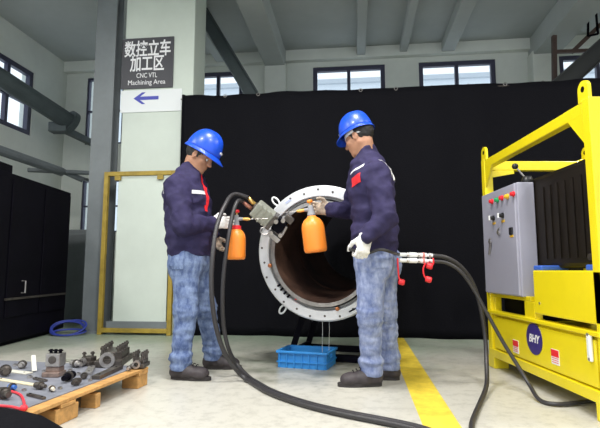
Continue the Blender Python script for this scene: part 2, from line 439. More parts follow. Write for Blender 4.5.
def window(n, axis, fixed, a0, a1, z0, z1, cols, rows, fw=.075):
    """dark frame with mullions, one pane in each opening"""
    def B(mb, ca, cz, da, dz, th=.08, off=.06):
        if axis == 's': mb.box((ca, fixed+off, cz), (da, th, dz))
        else: mb.box((fixed-off, ca, cz), (th, da, dz))
    root = thing('window_%d' % n, 'window', 'window', RMAT @ (Vector(((a0+a1)/2, fixed, z0)) if axis == 's' else Vector((fixed, (a0+a1)/2, z0))))
    del root['label']; del root['category']; struct(root)
    mb = MB(RMAT)
    for a in (a0+fw/2, a1-fw/2): B(mb, a, (z0+z1)/2, fw, z1-z0)
    for z in (z0+fw/2, z1-fw/2): B(mb, (a0+a1)/2, z, a1-a0-2*fw, fw)
    mb.build('window_frame', M_frame, root)
    for i in range(1, cols):
        mb = MB(RMAT); B(mb, a0+(a1-a0)*i/cols, (z0+z1)/2, fw*.8, z1-z0-2*fw, .07); mb.build('mullion', M_frame, root)
    for j in range(1, rows):
        mb = MB(RMAT); B(mb, (a0+a1)/2, z0+(z1-z0)*j/rows, a1-a0-2*fw, fw*.8, .06); mb.build('transom', M_frame, root)
    for i in range(cols):
        for j in range(rows):
            mb = MB(RMAT); B(mb, a0+(a1-a0)*(i+.5)/cols, z0+(z1-z0)*(j+.5)/rows, (a1-a0)/cols-fw*.6, (z1-z0)/rows-fw*.6, .008, .065)
            mb.build('pane', M_glass, root)
for i, h in enumerate(bh[:4]): window(i+1, 's', TB, *h, 2, 1)
window(5, 's', TB, *bh[4], 2, 2, .035); window(6, 's', TB, *bh[5], 2, 2, .035)
for i, h in enumerate(lh): window(7+i, 't', SL, *h, 3, 2, .085)

# ceiling ribs and the pilasters they land on
ribs = [(277, .36, .34), (361, .15, .16), (403, .13, .14), (447, .22, .17), (541, .42, .36), (222, .15, .16), (640, .2, .17)]
for i, (u, wd, dp) in enumerate(ribs):
    s = onwall(u, 60, TB)[0]
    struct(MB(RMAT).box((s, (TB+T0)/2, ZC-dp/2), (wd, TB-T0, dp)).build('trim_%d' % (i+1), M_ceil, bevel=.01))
for k, (ua, ub) in enumerate([(267, 287.5), (528, 553)]):
    sa, sb = onwall(ua, 75, TB)[0], onwall(ub, 75, TB)[0]
    struct(MB(RMAT).box(((sa+sb)/2, TB-.13, (ZC-.3)/2), (sb-sa, .26, ZC-.3)).build('trim_%d' % (20+k), M_wall, bevel=.01))
struct(MB(RMAT).box(((SL+SR)/2, TB-.06, ZC-.1), (SR-SL, .12, .2)).build('trim_30', M_wall))

# unseen lamps added to light the working area (housings with the light just below)
for i, (x, y) in enumerate(ADDED_LAMPS):
    L = thing('added_bay_lamp', 'added grey bell-shaped lamp, out of view under the ceiling, lighting the foreground', 'lamp', (x, y, LAMP_Z), 'lamps added out of view under the ceiling')
    M = Matrix.Translation((x, y, LAMP_Z))
    MB(M).lathe([(0, .32), (.08, .32), (.09, .23), (.21, .17), (.33, .05), (.35, 0), (.36, 0), (.34, .06), (.22, .19), (.10, .25), (.09, .34), (0, .34)], 24).build('lamp_shade', M_gsteel, L, smooth=True)
    MB(M).tube([(0, 0, .33), (0, 0, ZC-LAMP_Z)], .012, 8).build('hanger_rod', M_dsteel, L)
    MB(M).lathe([(0, .03), (.30, .03), (.30, .045), (0, .045)], 24).build('lens', mat('added_lamp_lens', (.9, .9, .9), .4, emit=((1, .98, .94), 3)), L)
    ld = bpy.data.lights.new('added_lamp_light', 'AREA'); ld.shape = 'DISK'; ld.size = .62; ld.energy = LAMP_W; ld.color = (1, .975, .94)
    lo = bpy.data.objects.new('added_lamp_light', ld); C.objects.link(lo); lo.parent = L; lo.location = (0, 0, .02)

# pillar with signs, grey steel column, yellow barrier frame
TP = 5.52
pa, pb = onwall(120.5, 150, TP)[0], onwall(194, 60, TP)[0]
struct(MB(RMAT).box(((pa+pb)/2, TP+.22, ZC/2), (pb-pa, .44, ZC)).build('wall_pillar', M_pillar, bevel=.012))
ca, cb = onwall(92.8, 110, 5.45)[0], onwall(113, 110, 5.45)[0]
cw = cb-ca; cm = (ca+cb)/2
mb = MB(RMAT)
mb.box((cm, 5.45, ZC/2), (cw, .016, ZC)); mb.box((cm, 5.45+.16, ZC/2), (cw, .016, ZC)); mb.box((cm, 5.53, ZC/2), (.014, .144, ZC))
col = thing('steel_column', 'grey painted steel H column left of the white sign pillar', 'column', RM(cm, 5.45+cw/2))
mb.build('shaft', M_colgrey, col)
MB(RMAT).box((cm, 5.53, .012), (cw+.08, .26, .024)).build('base_plate', M_colgrey, col)

# signs on the pillar
sa, sz1 = onwall(123.5, 40, TP); sb, _ = onwall(174.5, 37, TP); _, sz0 = onwall(148, 88.5, TP); _, szt = onwall(148, 38.5, TP)
sg = thing('area_sign', 'dark grey area sign with white Chinese and English lettering on pillar', 'sign', RM((sa+sb)/2, TP, sz0))
swd, sht = sb-sa, szt-sz0
MB(RMAT).box(((sa+sb)/2, TP-.01, (sz0+szt)/2), (swd, .02, sht)).build('sign_board', M_signdk, sg)
def wall_text(body, size, s, z, t, m, parent, width=None, name='lettering', bold=0):
    vs, fs = text_verts(body, size, .001, 0, bold)
    if not vs: return
    if width:
        lo = min(v.x for v in vs); hi = max(v.x for v in vs); k = width/(hi-lo)
    else: k = 1
    link_mesh(name, [RM(s+v.x*k, t-v.z-.0012, z+v.y) for v in vs], fs, m, parent)
smid = (sa+sb)/2
wall_text('\u6570\u63a7\u7acb\u8f66', sht*.335, smid, szt-sht*.24, TP-.02, M_letter, sg, swd*.90, bold=.004)
wall_text('\u52a0\u5de5\u533a', sht*.335, smid, szt-sht*.535, TP-.02, M_letter, sg, swd*.66, bold=.004)
wall_text('CNC VTL', sht*.135, smid, szt-sht*.755, TP-.02, M_letter, sg, swd*.40)
wall_text('Machining Area', sht*.135, smid, szt-sht*.89, TP-.02, M_letter, sg, swd*.72)
aa, az1 = onwall(121.5, 91, TP); ab, _ = onwall(182.5, 87, TP); _, az0 = onwall(150, 112.5, TP)
ar = thing('arrow_sign', 'white sign with a blue arrow pointing left below dark sign', 'sign', RM((aa+ab)/2, TP, az0))
MB(RMAT).box(((aa+ab)/2, TP-.006, (az0+az1)/2), (ab-aa, .012, az1-az0-.012)).build('sign_board', M_signwh, ar)
al, _ = onwall(134, 98, TP); ah, _ = onwall(159, 98, TP); azc = onwall(146, 98.5, TP)[1]; hw = .075
arrow = [(al, 0), (al+.11, hw), (al+.155, hw), (al+.085, .022), (ah, .022), (ah, -.022), (al+.085, -.022), (al+.155, -hw), (al+.11, -hw)]
MB(RMAT @ Matrix.Translation((0, TP-.012, azc)) @ Matrix.Rotation(PI/2, 4, 'X')).prism(arrow, .002).build('arrow', M_arrow, ar)

# yellow barrier frame with its white sheet
TF = 5.36
f0, f1 = onwall(103.5, 255, TF)[0], onwall(171.5, 255, TF)[0]; fz = onwall(140, 171.5, TF)[1]
yf = thing('barrier_frame', 'worn yellow steel frame around a white sheet before the pillar', 'frame', RM((f0+f1)/2, TF))
for s in (f0, f1): MB(RMAT).box((s, TF, fz/2), (.05, .05, fz)).build('post', M_yelold, yf, bevel=.004)
MB(RMAT).box(((f0+f1)/2, TF, fz-.025), (f1-f0-.05, .05, .05)).build('top_rail', M_yelold, yf, bevel=.004)
MB(RMAT).box(((f0+f1)/2, TF, .05), (f1-f0-.05, .05, .05)).build('bottom_rail', M_yelold, yf, bevel=.004)
for s in (f0+.14, f1-.16): MB(RMAT).box((s, TF-.005, fz-.075), (.07, .03, .05)).build('bracket', M_yelold, yf)
MB(RMAT).box(((f0+f1)/2+.045, TF+.02, (fz-.05)/2+.05), (f1-f0-.19, .012, fz-.2)).build('sheet', M_pillar, yf)
MB(RMAT).box(((f0+f1)/2+.02, TF+.005, .1), (f1-f0-.1, .02, .1)).build('skirting', M_colgrey, yf)

# black enclosure left, grey cabinet behind it
XB = -2.84
en = thing('machine_enclosure', 'large black sheet-metal machine enclosure left of the grey column', 'machine', (XB-.7, 5.0, 0))
MB().box((XB-.7, 5.0, .86), (1.4, 1.9, 1.64)).build('body', M_black, en, bevel=.01)
MB().box((XB-.7, 5.0, .03), (1.3, 1.8, .06)).build('plinth', M_black, en)
MB().box((XB-.7, 4.4, 1.72), (1.36, .7, .09)).build('raised_lid', M_black, en, bevel=.01)
for y in (4.4, 5.02, 5.64): MB().box((XB+.006, y, .95), (.012, .58, 1.36)).build('side_panel', M_black, en, bevel=.006)
MB().tube([(XB+.012, 4.98, .62), (XB+.05, 4.98, .62), (XB+.05, 4.98, .5), (XB+.012, 4.98, .5)], .008, 8).build('handle', M_steel, en)
MB().box((XB+.02, 5.3, .45), (.02, 1.2, .02)).build('rub_rail', M_dsteel, en)
gc = thing('grey_cabinet', 'mid grey cabinet standing behind the black enclosure', 'cabinet', (-3.3, 7.1, 0))
MB().box((-3.25, 7.1, .65), (.9, .5, 1.3)).build('body', M_colgrey, gc, bevel=.01)
MB().box((-3.25, 6.845, .66), (.84, .012, 1.16)).build('door', M_colgrey, gc, bevel=.004)
MB().box((-2.9, 6.835, .7), (.02, .02, .14)).build('handle', M_steel, gc)
cp = []
for i in range(24*6):
    a = i*2*PI/24; k_ = i/24; tl = .35+.22*math.sin(k_*2.1); r_ = .165+.015*math.sin(k_*1.7)
    cp.append((-2.62+r_*math.cos(a)*1.1, 5.60+r_*math.sin(a)*math.cos(tl)*.75, .012+r_*(1+math.sin(a))*math.sin(tl)*.9))
MB().tube(cp, .008, 7).build('hose_coil', mat('blue_hose', (.03, .05, .30), .5), smooth=True)
tag(bpy.data.objects['hose_coil'], 'coil of dark blue hose on the floor before black enclosure', 'hose')

# crane jib at upper left and brackets
jb = thing('pipe_jib', 'thick grey-green steel jib tube across the left wall windows', 'jib', P(0, 75, 7.0))
j1 = P(71, 123, 7.9); j0 = P(-40, 52, 6.45).lerp(j1, .06)
MB().tube([j0, j0.lerp(j1, .5), j1], .14, 18).build('tube', M_beam, jb, smooth=False)
dj = (j1-j0).normalized()
MB().tube([j1-dj*.06, j1+dj*.03], .2, 18).build('end_flange', M_beam, jb)
MB().box(tuple(P(60, 128, 7.85)), (.30, .2, .16)).build('end_bracket', M_beam, jb, bevel=.01)
MB().bar(P(61, 128, 7.9), P(61, 128, 7.9)+E2*1.0, .1, .1).build('wall_arm', M_beam, jb)
tr = thing('pipe_run', 'grey service pipe with cross pieces above the black enclosure', 'pipe', P(0, 150, 6.5))
MB().tube([P(-30, 140, 6.2), P(62, 172, 7.6)], .07, 12).build('pipe', M_colgrey, tr)
ph = P(-24, 142, 6.29); MB().tube([ph, Vector((ph.x, ph.y, ZC))], .012, 8).build('hanger_rod', M_colgrey, tr)
MB().tube([P(28, 170, 7.5), P(90, 173, 7.7)], .035, 10).build('cross_pipe', M_colgrey, tr)
MB().tube([P(58, 169, 7.6), P(83, 180, 7.8)], .045, 10).build('branch', M_colgrey, tr)
MB().bar(P(60, 171, 7.6), P(60, 171, 7.6)+E2*1.3, .05, .05).build('wall_arm', M_colgrey, tr)

# diagonal steel beams behind the curtain
def hbeam(name, label, a, b, d, wd, m, cat='beam'):
    a, b = Vector(a), Vector(b); r = thing(name, label, cat, a); M = frame_to(b-a, a, (0, 1, 0)); L = (b-a).length
    # local x is across, y is depth
    mb = MB(M); mb.box((-d/2, 0, L/2), (.018, wd, L)).build('flange', m, r)
    mb = MB(M); mb.box((d/2, 0, L/2), (.018, wd, L)).build('flange', m, r)
    mb = MB(M); mb.box((0, 0, L/2), (d-.018, .014, L)).build('web', m, r)
    MB(M).box((0, 0, .01), (d+.06, wd+.06, .02)).build('end_plate', m, r)
    return r
hbeam('diagonal_beam', 'dark grey-green steel beam slanting from ceiling behind the curtain', P(300, 175, 6.6), P(183, -20, 7.2), .17, .14, M_beam)
hbeam('diagonal_beam', 'dark broad steel beam slanting before the rightmost window', P(500, 140, 6.4), P(665, -8, 6.4), .22, .16, mat('dark_beam', (.028, .03, .03), .6))
rf = thing('steel_scaffold', 'thin brown steel scaffold before the rightmost wall window', 'scaffold', P(554, 82, 7.2))
MB().bar(P(555, 130, 7.2), P(554, 34, 7.2), .06, .06).build('upright', M_rust, rf)
MB().bar(P(553, 52, 7.2), P(640, 49, 7.2), .05, .05).build('cross_bar', M_rust, rf)
MB().bar(P(572, 52, 7.2), P(608.5, 17, 7.2), .06, .06).build('diagonal', M_rust, rf)
lp = [P(588, 13.5, 7.15), P(596, 12.5, 7.15), P(598, 34, 7.15), P(588, 36, 7.15)]
for i in range(4): MB().bar(lp[i], lp[(i+1) % 4], .025, .025).build('loop_bar', M_black, rf)

# neighbouring building outside the windows
nb = thing('neighbour_building', 'pale grey building seen through the hall windows', 'building', RM(4, 24, 0))
MB(RMAT).box((4, 26, 5.2), (44, 4, 10.4)).build('wall', mat('pale_render', (.72, .76, .80), .8), nb)
for k in range(14): MB(RMAT).box((-14+k*2.7, 23.98, 9.35), (1.7, .1, .7)).build('window', mat('far_window', (.42, .48, .54), .3), nb)
MB(RMAT).box((4, 23.9, 10.3), (44, .2, .22)).build('cornice', mat('cornice', (.5, .54, .58), .8), nb)

# black curtain
TC = 5.42; c_s0 = onwall(184, 100, TC)[0]; c_s1 = 4.3
nx, nz = 260, 28; vs = []; fs = []
for j in range(nz+1):
    for i in range(nx+1):
        s = c_s0+(c_s1-c_s0)*i/nx; k = j/nz
        zt = 2.80+.004*math.sin(s*5.3)+.003*math.sin(s*13); z = .004+(zt-.004)*k
        fold = (.03*math.sin(s*4.1+.8*math.sin(k*2))+.016*math.sin(s*11.5+k*1.2)+.012*noise.noise(Vector((s*3, z*1.5, 2))))*(.55+.45*(1-k))
        vs.append(RM(s, TC+fold, z))
for j in range(nz):
    for i in range(nx): a = j*(nx+1)+i; fs.append((a, a+1, a+nx+2, a+nx+1))
cu = thing('backdrop_curtain', 'wide black cloth curtain hanging behind the work area', 'curtain', RM((c_s0+c_s1)/2, TC))
co = link_mesh('cloth', vs, fs, M_curtain, cu, smooth=True)
so = co.modifiers.new('t', 'SOLIDIFY'); so.thickness = .006
MB(RMAT).tube([(c_s0-.05, TC+.03, 2.775), (c_s1+.3, TC+.03, 2.775)], .008, 8).build('cable', M_dsteel, cu)
for i in range(16):
    s = c_s0+.1+i*.4; MB(RMAT).tube([(s+.018*math.cos(a), TC+.012, 2.79+.018*math.sin(a)) for a in [k*PI/5 for k in range(10)]], .004, 6, closed=True).build('ring', M_steel, cu)
for s in (c_s0-.02, c_s1+.2):
    MB(RMAT).tube([(s, TC+.04, 0), (s, TC+.04, 2.83)], .02, 10).build('post', M_black, cu)

# floor lines
def floor_line(pts, wd, label):
    pts = [Vector(p) for p in pts]; mb = MB(); top = []
    for i in range(len(pts)-1):
        d = (pts[i+1]-pts[i]).normalized(); n = Vector((-d.y, d.x, 0))*wd/2; a, b = pts[i], pts[i+1]
        mb._add([a+n, a-n, b-n, b+n, a+n+EZ*.0015, a-n+EZ*.0015, b-n+EZ*.0015, b+n+EZ*.0015], [(3, 2, 1, 0), (4, 5, 6, 7), (0, 1, 5, 4), (1, 2, 6, 5), (2, 3, 7, 6), (3, 0, 4, 7)])
    o = mb.build('floor_line', M_yelline); o['label'] = label; o['category'] = 'marking'
fa, fb = G(396.5, 340), G(437, 417); floor_line([fa+(fa-fb)*.35, fb+(fb-fa)*.8], .175, 'broad yellow line painted on the floor beside the right worker')
floor_line([G(-60, 343), G(42, 332.5)], .10, 'worn yellow floor line before the black enclosure')
# ================================================================ PIPE AND CUTTING RING
AY, AP = rad(18), rad(6)
AX = Vector((math.sin(AY)*math.cos(AP), math.cos(AY)*math.cos(AP), math.sin(AP)))
RC = P(321.5, 253.5, 3.72); RO, RI = .522, .415
RF = frame_to(AX, RC)                       # local x = left, y = up, z = away
def RP(th, r, z): return RF @ Vector((r*math.cos(th), r*math.sin(th), z))
pipe = thing('steel_pipe', 'large rusty steel pipe with open end inside the silver ring', 'pipe', RF @ Vector((0, -.4, .6)))
PO, PIN = .405, .378
MB(RF).lathe([(PO, -.02), (PO, 1.42), (PIN, 1.42), (PIN, -.02)], 72, closed=True).build('pipe_shell', M_rustpipe, pipe, smooth=False)
MB(RF).lathe([(PO+.001, -.021), (PIN-.001, -.021), (PIN-.001, -.012), (PO+.001, -.012)], 72, closed=True).build('cut_edge', M_steel, pipe)
MB(RF).lathe([(PIN-.006, .62), (PIN+.002, .60), (PIN+.002, .66), (PIN-.006, .64)], 72, closed=True).build('weld_bead', M_rustpipe, pipe)

rg = thing('pipe_cutting_ring', 'silver split-frame pipe cutting ring clamped around the rusty pipe', 'machine', RF @ Vector((0, -RO, .05)))
for k in range(2):                          # two halves of the split frame
    a0 = rad(35)+k*PI
    MB(RF).lathe([(RO, .012), (RO-.012, 0), (RI+.028, 0), (RI+.022, .006), (RI+.022, .085), (RO, .085)], 60, closed=True, a0=a0+.003, a1=a0+PI-.003).build('frame_half', M_silver, rg, smooth=False)
MB(RF).lathe([(RI+.021, .018), (RI+.004, .018), (RI, .022), (RI, .11), (RI+.021, .11)], 96, closed=True).build('rotating_ring', M_ringgrey, rg)
MB(RF).lathe([(RO-.01, .085), (RI+.02, .085), (RI+.02, .125), (RO-.03, .125)], 96, closed=True).build('rear_gear_ring', M_ringgrey, rg)
bolt0 = None
for k in range(26):
    th = 2*PI*k/26+.1
    if rad(12) < th < rad(48): continue
    c = RP(th, RO-.045 if k % 2 else RO-.03, -.0025)
    if bolt0 is None:
        bolt0 = MB().cyl(c, c+AX*.012, .0085, 10).build('bolt', M_dsteel, rg, origin=c)
    else:
        b = bolt0.copy(); C.objects.link(b); b.location = c-WORLD[rg.name]
for th in (rad(48), rad(-52), rad(130), rad(228)):     # lifting eyes
    c = RP(th, RO+.038, .04); rdir = (RP(th, 1, 0)-RP(th, 0, 0)); tdir = AX.cross(rdir)
    pts = [c+rdir*.040*math.cos(a)+tdir*.021*math.sin(a) for a in [k*PI/10 for k in range(20)]]
    MB().tube(pts, .0075, 8, closed=True).build('lifting_eye', M_white, rg, smooth=True)
for th in (rad(-42), rad(-37), rad(-32), rad(-47)):    # black adjusting screws low on the bore
    c = RP(th-.05, RI+.012, -.004); rdir = (RP(th, 1, 0)-RP(th, 0, 0))
    MB().bar(c-rdir*.02, c+rdir*.018, .014, .014).build('feed_screw', M_black, rg)
for th in (rad(-12), rad(-105)):
    c = RP(th, RI+.018, 0); MB(frame_to(-AX, c)).lathe([(0, 0), (.016, 0), (.016, .014), (.008, .02), (0, .02)], 14).build('adjuster', mat('copper_knob', (.55, .2, .08), .4, metal=.5), rg)
c = RP(rad(-60), RI-.008, .01); MB().box(tuple(c), (.05, .03, .012)).build('cutter_tip', M_red, rg)
# label plate, black lettering strip
th = rad(-118); c = RP(th, RO-.04, -.002); MB(frame_to(-AX, c, (RP(th, 1, 0)-RP(th, 0, 0)))).box((0, 0, 0), (.06, .012, .003)).build('name_plate', M_black, rg)
th = rad(58); c = RP(th, RO-.04, -.002); MB(frame_to(-AX, c, (RP(th, 1, 0)-RP(th, 0, 0)))).box((0, 0, 0), (.05, .014, .003)).build('scale_plate', mat('pale_plate', (.5, .55, .75), .4), rg)
# hydraulic motor on the ring
mo0, mo1 = P(276, 224, 3.62), P(250, 203, 3.58)
md = (mo1-mo0).normalized(); MM = frame_to(md, mo0, AX)     # local x across, y depth
dm = MB(MM).box((0, 0, .125), (.125, .12, .155)).build('motor_body', M_gsteel, rg, bevel=.012)
MB(MM).box((0, 0, .035), (.125, .13, .03)).build('motor_flange', M_dsteel, dm, bevel=.004)
for sx in (-1, 1):
    for sy in (-1, 1): MB(MM).cyl((sx*.05, sy*.05, .02), (sx*.05, sy*.05, .065), .009, 8).build('motor_bolt', M_steel, dm)
for k in range(3): MB(MM).box((0, -.062, .085+k*.04), (.125, .006, .012)).build('motor_rib', M_gsteel, dm)
MB(MM).cyl((0, 0, .19), (0, 0, .215), .038, 18).build('port_block', M_dsteel, dm)
# gear housing and clamp brackets where the motor meets the ring
gh = MB(MM).box((.012, .0, -.025), (.105, .1, .08)).build('gear_housing', M_black, rg, bevel=.008)
for sx, zz in ((-.06, -.01), (.07, -.02), (.03, .015), (-.03, -.075)):
    MB(MM).cyl((sx, -.075, zz), (sx, .03, zz), .016, 12).build('clamp_bolt', M_steel, gh)
MB(MM).box((-.075, -.03, -.055), (.04, .07, .085)).build('clamp_block', M_steel, rg, bevel=.005)
MB(MM).box((.095, -.01, -.05), (.045, .07, .07)).build('clamp_block', M_dsteel, rg, bevel=.005)
MB(MM).cyl((.05, -.06, -.07), (-.02, -.06, -.085), .010, 10).build('clamp_screw', M_steel, rg)
th = rad(22); MB().tube([RP(th, RO-.03, -.01)+EZ*.03*math.sin(a)+Vector((.035*math.cos(a), 0, 0)) for a in [k*PI/8 for k in range(16)]], .006, 8, closed=True).build('clamp_loop', M_steel, rg)
# elbow fittings
pe = P(238, 194.5, 3.52)
fitA = MB(MM).tube([(.018, -.01, .21), (.02, -.015, .25), (.03, -.02, .285)], [.017, .015, .013], 12).build('fitting', M_brass, rg, smooth=True)
fitB = MB(MM).tube([(-.02, -.01, .21), (-.025, -.015, .26), (-.02, -.02, .30)], [.017, .015, .013], 12).build('fitting', mat('copper_red', (.5, .22, .16), .4, metal=.6), rg, smooth=True)
fa_ = MM @ Vector((.03, -.02, .285)); fb_ = MM @ Vector((-.02, -.02, .30))

# pipe stand under the far half of the pipe
st = thing('pipe_stand', 'black steel stand carrying the rusty pipe behind the crate', 'stand', (RF @ Vector((0, 0, .55))).xy.to_3d())
ctr = RF @ Vector((0, 0, .55)); zb = ctr.z-PO
fl = Vector((ctr.x, ctr.y, 0)); yawd = Vector((AX.x, AX.y, 0)).normalized(); sd = Vector((yawd.y, -yawd.x, 0))
for q in (-1, 1):
    for e in (-1, 1):
        MB().bar(fl+sd*q*.36+yawd*e*.24+EZ*.012, fl+sd*q*.20+yawd*e*.2+EZ*(zb+.02), .05, .05).build('leg', M_black, st)
for e in (-1, 1):
    MB().bar(fl+sd*-.36+yawd*e*.24+EZ*.03, fl+sd*.36+yawd*e*.24+EZ*.03, .05, .05).build('foot_rail', M_black, st)
    zz = zb+e*.2*AX.z/math.hypot(AX.x, AX.y)
    MB().bar(fl+sd*-.24+yawd*e*.2+EZ*(zz-.026), fl+sd*.24+yawd*e*.2+EZ*(zz-.026), .05, .05).build('cradle', M_black, st)
    for q in (-1, 1):
        MB().bar(fl+sd*q*.178+yawd*e*.2+EZ*(zz-.022), fl+sd*q*.308+yawd*e*.2+EZ*(zz+.103), .05, .04).build('cradle_arm', M_black, st)
for q in (-1, 1): MB().bar(fl+sd*q*.34+yawd*-.24+EZ*.06, fl+sd*q*.34+yawd*.24+EZ*.06, .04, .04).build('side_rail', M_black, st)

# ================================================================ BLUE CRATE
k0 = G(277, 367.3); k1 = G(327, 370.6); kx = (k1-k0); kw = kx.length; kx = kx.normalized(); ky = Vector((-kx.y, kx.x, 0)); kd = .29; kh = .125
KM = Matrix((kx, ky, EZ)).transposed().to_4x4(); KM.translation = k0
cr = thing('plastic_crate', 'blue plastic crate catching coolant under the silver ring', 'crate', KM @ Vector((kw/2, kd/2, 0)))
MB(KM).box((kw/2, kd/2, .006), (kw-.02, kd-.02, .012)).build('bottom', M_blue, cr)
for (cx_, cy_, sx_, sy_, nm) in ((kw/2, .009, kw-.012, .008, 'wall'), (kw/2, kd-.009, kw-.012, .008, 'wall')):
    MB(KM).box((cx_, cy_, kh/2), (sx_, sy_, kh)).build(nm, M_blue, cr)
for cx_ in (.009, kw-.009):              # short walls with a hand hole
    mb = MB(KM); mb.box((cx_, kd/2, .035), (.008, kd-.012, .07)); mb.box((cx_, kd/2, kh-.012), (.008, kd-.012, .024))
    for yy in (kd*.19, kd*.81): mb.box((cx_, yy, .085), (.008, kd*.34, .034))
    mb.build('wall', M_blue, cr)
mb = MB(KM)
for yy in (.0, kd): mb.box((kw/2, yy, kh-.008), (kw+.012, .024, .016))
for xx in (.0, kw): mb.box((xx, kd/2, kh-.008), (.024, kd-.012, .016))
mb.build('rim', M_blue, cr, bevel=.003)
mb = MB(KM)
for yy in (.002, kd-.002): mb.box((kw/2, yy, .045), (kw, .012, .008))
for xx in (.002, kw-.002): mb.box((xx, kd/2, .045), (.012, kd, .008))
mb.build('rib_band', M_blue, cr)
for i in range(7):
    for yy in (.0, kd): MB(KM).box((.02+(kw-.04)*i/6, yy, .062), (.008, .012, .108)).build('rib', M_blue, cr)
MB(KM).box((kw/2, kd/2, .03), (kw-.03, kd-.03, .008)).build('coolant', mat('dirty_coolant', (.12, .13, .12), .08), cr)
cool = mat('coolant_drip', (.75, .78, .8), .1)
for i, (u, r) in enumerate(((319, .0015), (326.5, .0015))):
    a = P(u, 318, 3.76); a = RF @ ((RF.inverted() @ a).xy.to_3d()+Vector((0, 0, .075)))
    b = Vector((a.x, a.y, .033)); MB().tube([a, a.lerp(b, .3)+Vector((.002, 0, 0)), a.lerp(b, .7)-Vector((.002, 0, 0)), b], [r*1.2, r, r*.9, r], 6).build('coolant_stream', cool)
for i, o in enumerate([o for o in bpy.data.objects if o.name.startswith('coolant_stream')]):
    tag(o, 'thin stream of coolant falling from the ring into the blue crate', 'liquid', 'coolant streams under the ring')

# ================================================================ SPRAY BOTTLES
def sprayer(neck, up, aim, h, r, label, red_cap=False):
    """pressure sprayer; neck = where hand grips"""
    up = Vector(up).normalized(); M = frame_to(up, Vector(neck)-up*h, aim)   # local y ~ aim
    n_ = .020 if red_cap else 0; t = thing('spray_bottle', label, 'bottle', Vector(neck)-up*h)
    pr = [(0, .012), (r*.55, .008), (r*.8, 0), (r*.93, .004), (r, .022), (r, h*.60), (r*.985, h*.70), (r*.90, h*.80), (r*.70, h*.90), (r*.42, h*.965), (r*.36, h)]
    MB(M).lathe(pr, 28).build('body', M_orange, t, smooth=True)
    if red_cap: MB(M).lathe([(r*.46, h*.95), (r*.50, h*.96), (r*.50, h+.014), (r*.3, h+.020), (0, h+.020)], 18).build('cap', M_red, t)
    MB(M).lathe([(r*.33, h), (r*.36, h+.008), (r*.30, h+.028), (r*.24, n_+h+.062), (r*.2, n_+h+.075), (0, n_+h+.075)], 16).build('pump_neck', M_grey, t)
    MB(M).tube([(0, 0, n_+h+.06), (0, 0, n_+h+.10)], .006, 8).build('plunger', M_brass, t)
    MB(M).lathe([(0, n_+h+.09), (.017, n_+h+.092), (.021, n_+h+.10), (.017, n_+h+.112), (0, n_+h+.115)], 14).build('pump_knob', M_red if red_cap else M_orange, t, smooth=True)
    MB(M).tube([(0, .01, n_+h+.045), (0, .045, n_+h+.047)], [.014, .012], 10).build('spout', M_grey, t)
    nz = MB(M).tube([(0, .045, n_+h+.047), (0, .08, n_+h+.046), (0, .098, n_+h+.045)], [.011, .013, .008], 10).build('nozzle', M_brass, t)
    MB(M).tube([(0, .098, n_+h+.045), (0, .23, n_+h+.052)], .0013, 6).build('lance', M_steel, t)
    return t
B1 = P(236.5, 228, 3.50); B2 = P(311.5, 216, 3.30)
sprayer(B1, (.0, .0, 1), (1, .12, 0), .228, .068, 'orange spray bottle with red cap held by the left worker', True)
sprayer(B2, (-.12, 0, 1), (-1, .1, -.1), .25, .079, 'orange spray bottle held by the right worker before the pipe')

# ================================================================ HOSES
def hose(name, pts, r, label, m=M_rubber, sub=10):
    pp = catmull(pts, sub)
    for p in pp: p.z = max(p.z, r+.001)
    o = MB().tube(pp, r, 10).build(name, m, smooth=True); return tag(o, label, 'hose')
def gp(u, v, z=.016): return G(u, v, z)
FL1 = [gp(247, 380), gp(268, 392), gp(300, 403.5), gp(340, 413.5), gp(400, 425.5), gp(432, 435), gp(455, 450)]
FL2 = []
for i, p in enumerate(FL1):                # the second hose lies right behind the first
    d = (FL1[min(i+1, len(FL1)-1)]-FL1[max(i-1, 0)]).normalized(); FL2.append(p+Vector((-d.y, d.x, 0))*.034)
hose('hydraulic_hose', [fa_, P(233.5, 194.5, 3.48), P(224, 207, 3.36), P(216.5, 228, 3.27), P(212.5, 258, 3.2), P(211.5, 290, 3.18), P(215, 322, 3.2), P(223, 349, 3.24), P(234, 367, 3.28), *FL1],
     .0155, 'thick black hydraulic hose looping from motor in front of left worker')
hose('hydraulic_hose', [fb_, P(237.5, 201.5, 3.45), P(232.5, 215, 3.40), P(228, 240, 3.35), P(224, 270, 3.33), P(222.5, 300, 3.34), P(224, 328, 3.38), P(229, 350, 3.4), P(237.5, 365, 3.46), *FL2],
     .0145, 'black hydraulic hose hanging just right of the looping one, over the orange bottle')
# quick couplings and hoses between the right worker and the power unit
q0a, q1a = P(399, 254.5, 3.12), P(433, 255.5, 3.12); q0b, q1b = P(399, 260.2, 3.11), P(433, 261.2, 3.11)
h1 = [q1a, P(446, 257.5, 3.13), P(460, 266, 3.15), P(472, 282, 3.17), P(480, 305, 3.18), P(485, 335, 3.18), P(486.5, 362, 3.12), P(486.5, 385, 2.98), G(480, 403, .016), G(473, 420, .016), G(472, 432, .016), G(478, 448, .016)]
h2 = [q1b, P(447, 263, 3.12), P(461, 272, 3.12), P(474, 290, 3.12), P(488, 315, 3.1), P(503, 342, 3.06), P(518, 366, 3.0), P(529, 384, 2.93), G(540, 400, .016), G(560, 404, .016), G(600, 400, .016)]
hose('hydraulic_hose', h1, .0135, 'black hydraulic hose drooping from couplings to floor left of the yellow frame')
hose('hydraulic_hose', h2, .0115, 'slim black hydraulic hose slanting down across the yellow tank panel')
DG = Vector((-.22, -.03, -1)).normalized(); NG = Vector((-.35, 1, .1)); NG = (NG-DG*NG.dot(DG)).normalized(); TG = NG.cross(DG)
GR = P(366, 236, 2.95)+DG*.100+NG*.034
